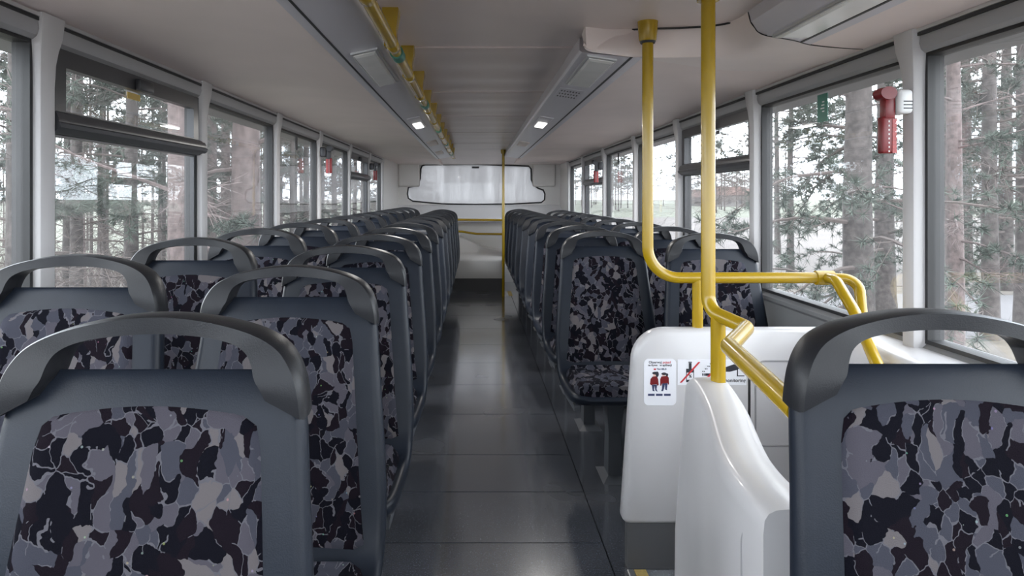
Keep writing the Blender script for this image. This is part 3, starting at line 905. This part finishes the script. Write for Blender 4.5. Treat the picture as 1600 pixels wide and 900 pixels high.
t = thing('grab_pole', 'nearest thick yellow pole zigzagging into the handrail above the S-curved balustrade', 'pole')
d1 = 1.87
x1_ = (1106.5 - 742) * d1 / FPX
bm = bmesh.new()
path = [(x1_, d1, H + ZC), (x1_, d1, H - .310), P(1167, 512, 1.726), P(1139, 541, 1.511), P(1208, 606, 1.18), P(1249, 645, 1.06)]
tube(bm, fillet(path, [0, .05, .035, .04, 0, 0], 10), .019, n=18)
mesh_obj('tube', bm, M['yellow'], t)
bm = bmesh.new(); a = P(1122, 493, 1.833); tube(bm, [a, (a.x, a.y, .70)], .0195, n=18); mesh_obj('post', bm, M['yellow'], t)
bm = bmesh.new(); tube(bm, [(x1_, d1, H + ZC + .005), (x1_, d1, H + ZC - .05)], [.034, .030], n=18); mesh_obj('ceiling_cap', bm, M['yellow'], t)

# stickers
def text(body, x, z, size, m, parent, name='lettering', bold=0, align='CENTER', y=-.0012):
    c = bpy.data.curves.new(name, 'FONT'); c.body = body; c.size = size; c.align_x = align; c.align_y = 'CENTER'
    c.extrude = .0002; c.offset = bold
    c.materials.append(m)
    tmp = bpy.data.objects.new('tmp', c); COL.objects.link(tmp)
    me = bpy.data.meshes.new_from_object(tmp.evaluated_get(bpy.context.evaluated_depsgraph_get()))
    bpy.data.objects.remove(tmp); bpy.data.curves.remove(c)
    o = bpy.data.objects.new(name, me); COL.objects.link(o); o.parent = parent
    o.location = (x, y, z); o.rotation_euler = (PI / 2, 0, 0)
    return o
def plate(bm, pts, y0=-.001, y1=0.0):
    loft(bm, [[(x, y0, z) for x, z in pts], [(x, y1, z) for x, z in pts]])
def rect(x0, x1, z0, z1): return [(x0, z0), (x1, z0), (x1, z1), (x0, z1)]
def ell(cx, cz, rx, rz, n=18): return [(cx + rx * math.cos(2*PI*k/n), cz + rz * math.sin(2*PI*k/n)) for k in range(n)]
K = DP / FPX
def sx(px): return (px - 742) * K
def sz(py): return H - (py - 308) * K
# crop scale: 8 px per photo px, origin (990,540)
def q(cx, cy): return (sx(990 + cx / 8), sz(540 + cy / 8))
YS = DP - .0006
t = thing('information_sticker', 'white rounded sticker with two red-jumper figures on the partition', 'sticker', (0, YS, 0))
a, b = q(128, 165), q(532, 745)
bm = bmesh.new(); plate(bm, [((a[0]+b[0])/2 + u, (a[1]+b[1])/2 + v) for u, v in rrect(b[0]-a[0], a[1]-b[1], .015, 6)])
mesh_obj('sheet', bm, M['paper'], t, smooth=False)
for s_, cy, cx, m, sz_ in (('Obserwuj', 208, 268, 'ink', .0106), ('pojazd', 208, 412, 'inkred', .0100), ('na żywo', 244, 238, 'ink', .0090), ('w aplikacji', 244, 400, 'ink', .0096), ('Time4BUS', 293, 348, 'navy', .0075)):
    x, z = q(cx, cy); text(s_, x, z, sz_, M[m], t, bold=.00025)
bm = bmesh.new(); u, v = q(250, 285), q(278, 303); plate(bm, rect(u[0], v[0], v[1], u[1]), -.0018, -.001); mesh_obj('logo', bm, M['inkred'], t, smooth=False)
def fig(cx, body, sleeve, hair, hx, legs):
    bm = bmesh.new()
    plate(bm, [q(*p) for p in body], -.0018, -.001); mesh_obj('jumper', bm, M['red'], t, smooth=False)
    bm = bmesh.new()
    for L_ in legs: plate(bm, [q(*p) for p in L_], -.0018, -.001)
    mesh_obj('trousers', bm, M['navy'], t, smooth=False)
    bm = bmesh.new(); c = q(hx, 368); plate(bm, ell(c[0], c[1], .0042, .0048), -.0018, -.001); mesh_obj('face', bm, M['skin'], t, smooth=False)
    bm = bmesh.new()
    for i_, h_ in enumerate(hair):
        c = q(h_[0], h_[1]); plate(bm, ell(c[0], c[1], h_[2] * K / 8, h_[3] * K / 8), -.0026 - .0002 * i_, -.0018)
    mesh_obj('hair', bm, M['ink'], t, smooth=False)
fig(0, [(235, 385), (290, 380), (305, 420), (312, 490), (296, 500), (288, 482), (232, 484), (222, 495), (203, 480), (210, 415)], None, [(268, 342, 38, 18), (292, 355, 20, 34)], 258,
    [[(226, 486), (262, 486), (252, 545), (262, 568), (236, 566)], [(258, 486), (292, 486), (284, 540), (298, 575), (270, 560)]])
fig(0, [(345, 385), (420, 375), (438, 400), (440, 480), (430, 488), (424, 466), (352, 472), (342, 500), (330, 498), (330, 420)], None, [(378, 350, 34, 16), (414, 362, 16, 18)], 372,
    [[(356, 472), (392, 470), (376, 540), (366, 568), (342, 566), (352, 540)], [(390, 470), (424, 468), (414, 530), (416, 555), (394, 548)]])
bm = bmesh.new()
for x in (178, 278, 378):
    u, v = q(x, 600), q(x + 82, 626); plate(bm, rect(u[0], v[0], v[1], u[1]), -.0018, -.001)
mesh_obj('store_button', bm, M['navy'], t, smooth=False)

t = thing('warning_sticker', 'white oblong sticker with crossed bottle, cigarette and camera symbols on the partition', 'sticker', (0, YS, 0))
a, b = q(548, 172), q(1408, 492)
bm = bmesh.new(); plate(bm, rect(a[0], b[0], b[1], a[1])); mesh_obj('sheet', bm, M['paper'], t, smooth=False)
def shape(name, polys, m, y=-.0018):
    bm = bmesh.new()
    for p in polys: plate(bm, [q(*v) for v in p], y, -.001)
    return mesh_obj(name, bm, M[m], t, smooth=False)
def Rq(x0, x1, y0, y1): return [(x0, y0), (x1, y0), (x1, y1), (x0, y1)]
shape('bottle_symbol', [Rq(688, 722, 215, 290), Rq(655, 752, 288, 335), Rq(655, 662, 335, 425), Rq(745, 752, 335, 425), Rq(655, 752, 425, 455), Rq(684, 726, 200, 212)], 'ink')
text('%', q(705, 382)[0], q(705, 382)[1], .014, M['ink'], t, bold=.0004, y=-.0016)
shape('crossing_bar', [[(575, 460), (600, 460), (832, 203), (806, 203)]], 'inkred', -.0024)
shape('cigarette_symbol', [Rq(855, 866, 345, 375), Rq(874, 884, 345, 375), Rq(892, 1060, 345, 375)] + [Rq(x, x + 12, y, y + 12) for x, y in ((855, 315), (874, 315), (888, 283), (908, 283), (920, 250), (940, 250), (950, 220))], 'ink')
shape('crossing_bar', [[(900, 405), (930, 405), (1108, 203), (1082, 203)]], 'inkred', -.0024)
shape('camera_symbol', [[(1140, 270), (1250, 232), (1330, 262), (1300, 300), (1200, 325), (1150, 325)], Rq(1290, 1302, 300, 382), Rq(1290, 1382, 370, 382)], 'ink')
text('monitoring', q(1260, 435)[0], q(1260, 435)[1], .0162, M['ink'], t, bold=.0003)

# ------------------------------------------------------------------ ceiling fittings
def face_z(x):
    if x < 0: return .497 + (x + .318) * (.497 - .4705) / (.438 - .318)
    if x < .7: return .502 + (.388 - x) * (.502 - .4805) / (.525 - .388)
    return .486
def ceiling_panel(name, label, cat, corners, dcen, lit=False, rim=.012, drop=.006):
    t = thing(name, label, cat)
    (xa, da), (xb, db) = corners
    def pr(x0, x1, y0, y1, dz): 
        return [(x0, y0, H + face_z(x0) + dz), (x1, y0, H + face_z(x1) + dz), (x1, y1, H + face_z(x1) + dz), (x0, y1, H + face_z(x0) + dz)]
    bm = bmesh.new(); loft(bm, [pr(xa, xb, da, db, .004), pr(xa, xb, da, db, -drop), pr(xa + .004, xb - .004, da + .006, db - .006, -drop - .003)])
    mesh_obj('frame', bm, M['alu'], t, smooth=False)
    bm = bmesh.new(); e = rim * .7
    loft(bm, [pr(xa + e, xb - e, da + rim, db - rim, -drop), pr(xa + e, xb - e, da + rim, db - rim, -drop - .005), pr(xa + e + .006, xb - e - .006, da + rim + .02, db - rim - .02, -drop - .009)])
    mesh_obj('diffuser', bm, M['lamp'] if lit else M['diffuser'], t, smooth=False)
    return t
ceiling_panel('ceiling_light', 'large unlit glass lamp panel in the duct beside the yellow rail', 'lamp', ((-.412, 2.26), (-.323, 2.90)), 0)
ceiling_panel('ceiling_light', 'large unlit glass lamp panel at the near end of the stair side duct', 'lamp', ((.395, 2.40), (.500, 2.98)), 0)
ceiling_panel('ceiling_light', 'long unlit glass lamp panel above the stairwell', 'lamp', ((.893, -.2), (1.000, 2.05)), 0)
def small_lamp(x0, x1, d, label):
    t = thing('reading_lamp', label, 'lamp')
    bm = bmesh.new()
    def pr(a, b, y0, y1, dz): return [(a, y0, H + face_z(a) + dz), (b, y0, H + face_z(b) + dz), (b, y1, H + face_z(b) + dz), (a, y1, H + face_z(a) + dz)]
    loft(bm, [pr(x0, x1, d - .3, d + .3, .003), pr(x0, x1, d - .3, d + .3, -.005), pr(x0 + .006, x1 - .006, d - .27, d + .27, -.008)])
    fr = mesh_obj('frame', bm, M['duct'], t, smooth=False)
    bm = bmesh.new()
    loft(bm, [pr(x0 + .014, x1 - .014, d - .05, d + .24, -.006), pr(x0 + .014, x1 - .014, d - .05, d + .24, -.012), pr(x0 + .022, x1 - .022, d, d + .2, -.016)])
    mesh_obj('lens', bm, M['lamp'], fr, smooth=False)
small_lamp(-.415, -.335, 4.45, 'small lit lamp in the duct beside the yellow rail')
small_lamp(.40, .485, 4.5, 'small lit lamp in the duct on the stair side')
def flap(x0, x1, d, label):
    bm = bmesh.new()
    def pr(a, b, y0, y1, dz): return [(a, y0, H + face_z(a) + dz), (b, y0, H + face_z(b) + dz), (b, y1, H + face_z(b) + dz), (a, y1, H + face_z(a) + dz)]
    loft(bm, [pr(x0, x1, d - .22, d + .22, .003), pr(x0, x1, d - .22, d + .22, -.006), pr(x0 + .008, x1 - .008, d - .19, d + .19, -.01)])
    o = mesh_obj('access_cover', bm, M['moulding'], smooth=False); tag(o, label, 'cover')
flap(-.42, -.335, 6.1, 'first blank cover in the duct beside the yellow rail')
flap(-.42, -.345, 7.4, 'last blank cover in the duct beside the yellow rail')
flap(.40, .49, 6.3, 'blank cover at the far end of the stair side duct')
# loudspeaker slots
t = thing('loudspeaker_grille', 'perforated loudspeaker grille behind the lamp on the stair side duct', 'grille')
bm = bmesh.new()
def pr(a, b, y0, y1, dz): return [(a, y0, H + face_z(a) + dz), (b, y0, H + face_z(b) + dz), (b, y1, H + face_z(b) + dz), (a, y1, H + face_z(a) + dz)]
loft(bm, [pr(.39, .50, 3.12, 3.42, .002), pr(.39, .50, 3.12, 3.42, -.002)]); mesh_obj('plate', bm, M['duct'], t, smooth=False)
bm = bmesh.new()
for yy in (3.17, 3.25, 3.33):
    for k in range(7):
        x = .402 + .0135 * k
        loft(bm, [pr(x, x + .006, yy, yy + .03, -.001), pr(x, x + .006, yy, yy + .03, -.0026)])
mesh_obj('hole', bm, M['speaker'], t, smooth=False)

# yellow ceiling rail with hangers and green collars
t = thing('ceiling_grab_rail', 'long yellow grab rail hanging below the aisle ceiling', 'grab rail')
bm = bmesh.new()
tube(bm, [(-.257, D0 + .2, H + .475), (-.257, 8.4, H + .475)], .018, n=18); mesh_obj('tube', bm, M['yellow'], t)
k = 0
d = 2.14 - .54 * 4
while d < 8.4:
    bm = bmesh.new()
    x = -.262
    loft(bm, [[(x + u, d + v, H + z) for u, v in ((-.5*a, -.5*b), (.5*a, -.5*b), (.5*a, .5*b), (-.5*a, .5*b))] for z, a, b in ((ZC + .01, .05, .06), (ZC - .015, .05, .06), (.52, .034, .04), (.47, .040, .05))])
    mesh_obj('hanger', bm, M['yellow'], t, sharp=30)
    bm = bmesh.new(); tube(bm, [(-.257, d - .04, H + .475), (-.257, d - .035, H + .475), (-.257, d + .035, H + .475), (-.257, d + .04, H + .475)], [.018, .0205, .0205, .018], n=16)
    mesh_obj('sleeve', bm, M['yellow'], t)
    d += .54
for d in (.97, 2.27, 3.5, 4.8, 6.05, 7.45):
    bm = bmesh.new(); tube(bm, [(-.257, d - .04, H + .475), (-.257, d + .04, H + .475)], .0225, n=16)
    g_ = mesh_obj('collar', bm, M['green'], t); g_['label'] = 'green collar'

# emergency hammers
def hammer(origin, s, label, dark=False, sc=1.0):
    """origin: where the bracket meets the pillar; s: +1 on the field side"""
    t = thing('emergency_hammer', label, 'hammer', origin, group='emergency hammers on the window pillars')
    def X(u): return -s * u * sc
    bm = bmesh.new()
    a, b = sorted((X(0), X(.042)))
    box(bm, a, b, -.03, .03, -.035 * sc, .035 * sc, .010, 3); bk = mesh_obj('bracket', bm, M['hammerblack' if dark else 'wplastic'], t)
    if not dark:
        bm = bmesh.new()
        for z in (-.020, -.010, 0.0):
            a, b = sorted((X(.004), X(.030))); box(bm, a, b, -.032, -.029, z - .0016, z + .0016)
        mesh_obj('slot', bm, M['speaker'], bk, smooth=False)
    hm = M['hammerblack'] if dark else M['red']
    bm = bmesh.new()
    n = 16; cz = .026 * sc
    loft(bm, [[(X(.066 + .024 * math.cos(2*PI*k/n)), y, cz + .019 * sc * math.sin(2*PI*k/n)) for k in range(n)] for y in (-.022, .022)])
    a, b = sorted((X(.043), X(.074))); box(bm, a, b, -.016, .016, -.05 * sc, .02 * sc, .005)
    mesh_obj('head', bm, hm, t, sharp=30)
    bm = bmesh.new()
    a, b = sorted((X(.041), X(.082))); box(bm, a, b, -.014, .014, -.150 * sc, -.042 * sc, .006, 3)
    cv = mesh_obj('cover', bm, M['red'], t)
    bm = bmesh.new()
    for k in range(8):
        z = (-.055 - .0125 * k) * sc
        a, b = sorted((X(.061), X(.064))); box(bm, a, b, -.0152, -.0135, z - .004, z + .001)
    mesh_obj('dash', bm, M['wplastic'], cv, smooth=False)
    bm = bmesh.new()
    for k in range(8):
        z = (-.050 - .0125 * k) * sc
        a, b = sorted((X(.041), X(.053))); box(bm, a, b, -.0155, -.0135, z - .0115 * sc, z)
    mesh_obj('grip', bm, M['redlight'], cv, smooth=False)
hammer((1.273, 2.01, H + .278), 1, 'big red emergency hammer in a white holder on the pillar nearest the stairs')
hammer((-1.150, 5.09, H + .335), -1, 'red emergency hammer with black top on the forest side pillar', True, 1.05)
hammer((-1.150, 7.47, H + .335), -1, 'small red and dark emergency hammer on the far forest side pillar', True, 1.0)
hammer((1.273, 6.8, H + .31), 1, 'small red emergency hammer on the far field side pillar', True, 1.1)
# lettering on the green sticker
for o in list(bpy.data.objects):
    if o.name.startswith('sticker') and o.get('label', '').startswith('green'):
        bm = bmesh.new()
        for k in range(4):
            z = H + .36 - .012 * k
            box(bm, XR - .0028, XR - .0019, 2.585, 2.60 + .012 * ((k * 7) % 3) / 2, z, z + .004)
        mm = mesh_obj('lettering', bm, M['wplastic'], o, smooth=False)

# ------------------------------------------------------------------ the place outside
ZG = -2.3
M['litter'] = mat('leaf_litter_ground', (.085, .073, .062), .95, var=.35, vscale=1.5)
M['soil'] = mat('ploughed_soil', (.092, .080, .074), .95, var=.12, vscale=.15)
M['meadow'] = mat('pale_meadow', (.088, .094, .068), .95, var=.15, vscale=.08)
M['lane'] = mat('grey_lane', (.105, .100, .104), .9, var=.08, vscale=.4)
M['bark'] = mat('grey_brown_bark', (.062, .053, .050), .95, bump=.6, bscale=25, var=.45, vscale=9)
M['barkred'] = mat('reddish_bark', (.105, .080, .076), .95, bump=.6, bscale=25, var=.4, vscale=10)
M['needles'] = mat('pine_needles', (.050, .064, .050), .8, var=.3, vscale=3)
M['twig'] = mat('bare_twigs', (.085, .068, .062), .95)
M['farhedge'] = mat('far_bare_woods', (.33, .30, .31), .95, var=.2, vscale=.3)
M['houseW'] = mat('pale_render', (.14, .13, .125), .8)
M['houseR'] = mat('red_roof_tiles', (.11, .06, .05), .8)
M['shrubgreen'] = mat('moss_grass', (.075, .080, .056), .95, var=.3, vscale=.8)

def slab(name, pts, z, m, label, cat):
    bm = bmesh.new()
    loft(bm, [[(x, y, z) for x, y in pts], [(x, y, z - .3) for x, y in pts]])
    o = mesh_obj(name, bm, M[m], smooth=False); tag(o, label, cat, kind='structure')
slab('ground', [(-700, -60), (700, -60), (700, 900), (-700, 900)], ZG, 'litter', 'brown leaf covered ground around the bus', 'ground')
slab('field', [(3.5, 27), (260, 27), (260, 118), (3.5, 118)], ZG + .02, 'soil', 'bare ploughed field beyond the lane', 'field')
slab('field_meadow', [(2.0, 118), (600, 118), (600, 800), (2.0, 800)], ZG + .02, 'meadow', 'pale green meadow beyond the ploughed field', 'field')
slab('field_clearing', [(-500, 40), (-6, 32), (-10, 400), (-500, 400)], ZG + .02, 'meadow', 'pale green clearing beyond the forest edge', 'field')
slab('road', [(2.2, 17.5), (60, 14.5), (60, 20.5), (2.2, 26)], ZG + .03, 'lane', 'grey country lane passing the field', 'road')
slab('ground_verge', [(-60, 3), (-1.9, 3), (-1.9, 15), (-60, 15)], ZG + .02, 'shrubgreen', 'mossy green strip along the forest edge', 'ground')

def rnd(a, b): return random.uniform(a, b)
def make_tree(seed, h, r0, nbr, b0, needle, lean=.02, bark='bark', tuft=14, droop=.0, blen=1.0, big=False):
    random.seed(seed)
    root = thing('pine_tree' if needle else 'bare_tree', '', 'tree')
    # trunk
    bm = bmesh.new(); pts, rad = [], []
    x = y = 0
    for k in range(13):
        f = k / 12
        pts.append(Vector((x, y, h * f - .1))); rad.append(r0 * (1.25 - .25 * min(1, f * 12)) * (1 - .75 * f))
        x += rnd(-lean, lean) * h / 12; y += rnd(-lean, lean) * h / 12
    tube(bm, pts, rad, n=10)
    mesh_obj('trunk', bm, M[bark], root)
    def trunk_at(z):
        f = max(0, min(.999, (z + .1) / h)) * 12; i = int(f); return pts[i].lerp(pts[i + 1], f - i)
    bmB, bmN = bmesh.new(), bmesh.new()
    def tuft_at(p, dirv, n=tuft, L=.17):
        for _ in range(n):
            v = (dirv * rnd(.1, 1.0) + Vector((rnd(-1, 1), rnd(-1, 1), rnd(-.8, 1)))).normalized() * rnd(.6, 1.2) * L
            s = v.cross(Vector((rnd(-1, 1), rnd(-1, 1), rnd(-1, 1)))).normalized() * .008
            bmN.faces.new((bmN.verts.new(p - s), bmN.verts.new(p + s), bmN.verts.new(p + v)))
    for b in range(nbr):
        z = b0 + (h * .97 - b0) * (b + rnd(0, 1)) / nbr
        f = z / h
        ln = blen * (2.6 * (1 - f) + .5) * rnd(.55, 1.15)
        a = rnd(0, 2 * PI)
        base = trunk_at(z)
        dirv = Vector((math.cos(a), math.sin(a), rnd(-.15, .35) - droop))
        br = [base]; p = base.copy(); v = dirv.normalized()
        ns = 7
        for k in range(ns):
            v = (v + Vector((rnd(-.22, .22), rnd(-.22, .22), rnd(-.16, .14) - droop * .3))).normalized()
            p = p + v * ln / ns; br.append(p.copy())
        rb = r0 * .18 * (1 - f * .6)
        tube(bmB, br, [max(.006, rb * (1 - .85 * k / ns)) for k in range(ns + 1)], n=5)
        dead = needle < 1 and rnd(0, 1) > needle + f * .5
        for k in range(2, ns + 1):
            for _ in range(3):
                sv = (v + Vector((rnd(-1, 1), rnd(-1, 1), rnd(-.7, .6)))).normalized()
                L = ln * rnd(.12, .33)
                q1 = br[k] + sv * L * .5 + Vector((0, 0, rnd(-.04, .04))); q2 = br[k] + sv * L + Vector((0, 0, rnd(-.12, .05)))
                tube(bmB, [br[k], q1, q2], [.006, .0045, .003], n=3)
                if not dead:
                    for e in range(3): tuft_at(br[k].lerp(q2, rnd(.35, 1)), sv)
                    tuft_at(q2, sv)
                else:
                    for _2 in range(2):
                        tv = (sv + Vector((rnd(-1, 1), rnd(-1, 1), rnd(-.6, .8)))).normalized() * L * .6
                        tube(bmB, [q1, q1 + tv], [.004, .002], n=3)
    mesh_obj('branches', bmB, M['twig' if bark == 'bark' else 'barkred'], root)
    if len(bmN.faces): mesh_obj('needles', bmN, M['needles'], root, smooth=False)
    else: bmN.free()
    return root

protos = [
    make_tree(1, 13, .135, 50, 2.0, .26),                              # pine with mostly dead lower branches
    make_tree(2, 15, .20, 38, 3.0, .35, bark='barkred'),              # reddish pine
    make_tree(3, 12, .085, 36, 1.8, .12),                              # slender, bare
    make_tree(4, 14, .26, 44, 1.0, 1.0, droop=.12, blen=1.15, tuft=16, big=True),        # bushy pine
    make_tree(5, 9, .10, 60, 2.0, 0, blen=1.5),                       # bare broadleaf
    make_tree(6, 13, .075, 14, 3.5, .05),                             # thin trunk
]
used = set()
def tree(k, px, d, label, group, s=1.0, rz=None, z=ZG):
    o = protos[k] if k not in used else copy_tree(protos[k])
    used.add(k)
    o.location = ((px - 742) * d / FPX, d, z); o.scale = (s, s, s)
    o.rotation_euler = (0, 0, rnd(0, 6.28) if rz is None else rz)
    o['label'] = label
    if group: o['group'] = group
    elif 'group' in o: del o['group']
    return o
random.seed(21)
# individually recognisable trees
tree(1, 384, 9.2, 'thick pinkish pine trunk seen through the third forest side window', None, 1.12)
tree(1, 283, 8.6, 'thick pinkish pine trunk beside the second forest side pillar', None, .95)
tree(0, 22, 9.5, 'pine trunk with bare side branches outside the first forest side window', None, 1.0)
tree(0, 205, 10, 'pine with twisted dead branches in the middle of the hopper window', None, .9)
tree(0, 120, 12, 'pine with bare boughs just behind the first forest side pillar', None, .95)
tree(3, 1345, 11.5, 'bushy dark pine with drooping boughs outside the second field side window', None, 1.05)
tree(3, 1385, 17, 'second bushy pine just behind the drooping pine', None, 1.0)
tree(1, 1492, 11.5, 'straight reddish pine trunk outside the first field side window', None, .80)
tree(0, 1545, 17, 'dark pine trunk standing beyond the straight reddish pine', None, 1.5)
tree(0, 1600, 18, 'thick pine trunk at the outer edge of the field side group', None, 1.6)
tree(4, 1235, 30, 'bare broadleaf tree with fine twigs over the ploughed field', None, 1.6)
tree(4, 1215, 42, 'taller bare broadleaf tree farther out in the field', None, 1.9)
tree(2, 1470, 20, 'slender bare tree left standing between pillar and reddish pine', None, 1.0)
tree(3, 1570, 26, 'dense pine filling the gap behind the thick trunks', None, 1.1)
# the forest on the left
for i in range(58):
    d = 12 + 36 * (i / 58) ** 1.1 + rnd(-1, 1)
    px = rnd(-60, 640)
    if (742 - px) * d / FPX < 3.2: px = 742 - 3.4 * FPX / d - rnd(0, 200)
    k = random.choice((0, 2, 2, 2, 5, 1, 5, 5, 0))
    tree(k, px, d, 'slender pine in the forest beyond the forest side windows', 'forest pines beyond the windows', rnd(.75, 1.1))
for i in range(8):
    d = 24 + rnd(0, 24)
    tree(random.choice((0, 2, 3, 1)), rnd(1440, 1680), d, 'pine in the grove beyond the lane', 'pines in the grove beyond the lane', rnd(.85, 1.2))
for i in range(60):
    d = rnd(150, 330)
    px = rnd(880, 1240)
    tree(random.choice((4, 4, 2, 4)), px, d, 'hazy distant tree at the far edge of the meadow', 'distant trees beyond the meadow', rnd(1.2, 2.2))
# bare brushwood under the pines
random.seed(5)
bm = bmesh.new()
for i in range(650):
    d = rnd(9, 34); px = rnd(-60, 560); b = P(px, 400, d); b.z = ZG
    if b.x > -3.0: continue
    for k in range(5):
        v = Vector((rnd(-.5, .5), rnd(-.5, .5), rnd(.6, 1.6)))
        m_ = b + v * .55 + Vector((rnd(-.1, .1), rnd(-.1, .1), 0))
        tube(bm, [b, m_, b + v], [.009, .006, .003], n=3)
        tube(bm, [m_, m_ + Vector((rnd(-.4, .4), rnd(-.4, .4), rnd(.1, .5)))], [.005, .002], n=3)
o = mesh_obj('undergrowth', bm, M['twig']); tag(o, 'bare brown brushwood on the forest floor under the pines', 'undergrowth', kind='stuff')
# houses beyond the meadow
for i, (px, d, wd, hh, lb) in enumerate(((1140, 250, 13, 4.2, 'red roofed pale house beyond the meadow'), (1163, 260, 9, 3.6, 'smaller pale house beside the red roofed house'), (1100, 270, 10, 3.4, 'low pale house behind the pole at the far meadow edge'), (1182, 280, 8, 3.2, 'farthest pale cottage near the window pillar'))):
    t = thing('house', lb, 'house', ((px - 742) * d / FPX, d, ZG + .02))
    bm = bmesh.new(); box(bm, -wd / 2, wd / 2, 0, 8, 0, hh); mesh_obj('wall', bm, M['houseW'], t, smooth=False)
    bm = bmesh.new(); loft(bm, [[(-wd/2 - .4, -.4, hh), (-wd/2 - .4, 4, hh + 3.2), (-wd/2 - .4, 8.4, hh)], [(wd/2 + .4, -.4, hh), (wd/2 + .4, 4, hh + 3.2), (wd/2 + .4, 8.4, hh)]])
    mesh_obj('roof', bm, M['houseR'], t, smooth=False)
    for x in (-wd * .3, 0, wd * .3):
        bm = bmesh.new(); box(bm, x - .6, x + .6, -.05, .02, 1.2, 2.6); mesh_obj('window', bm, M['speaker'], t, smooth=False)
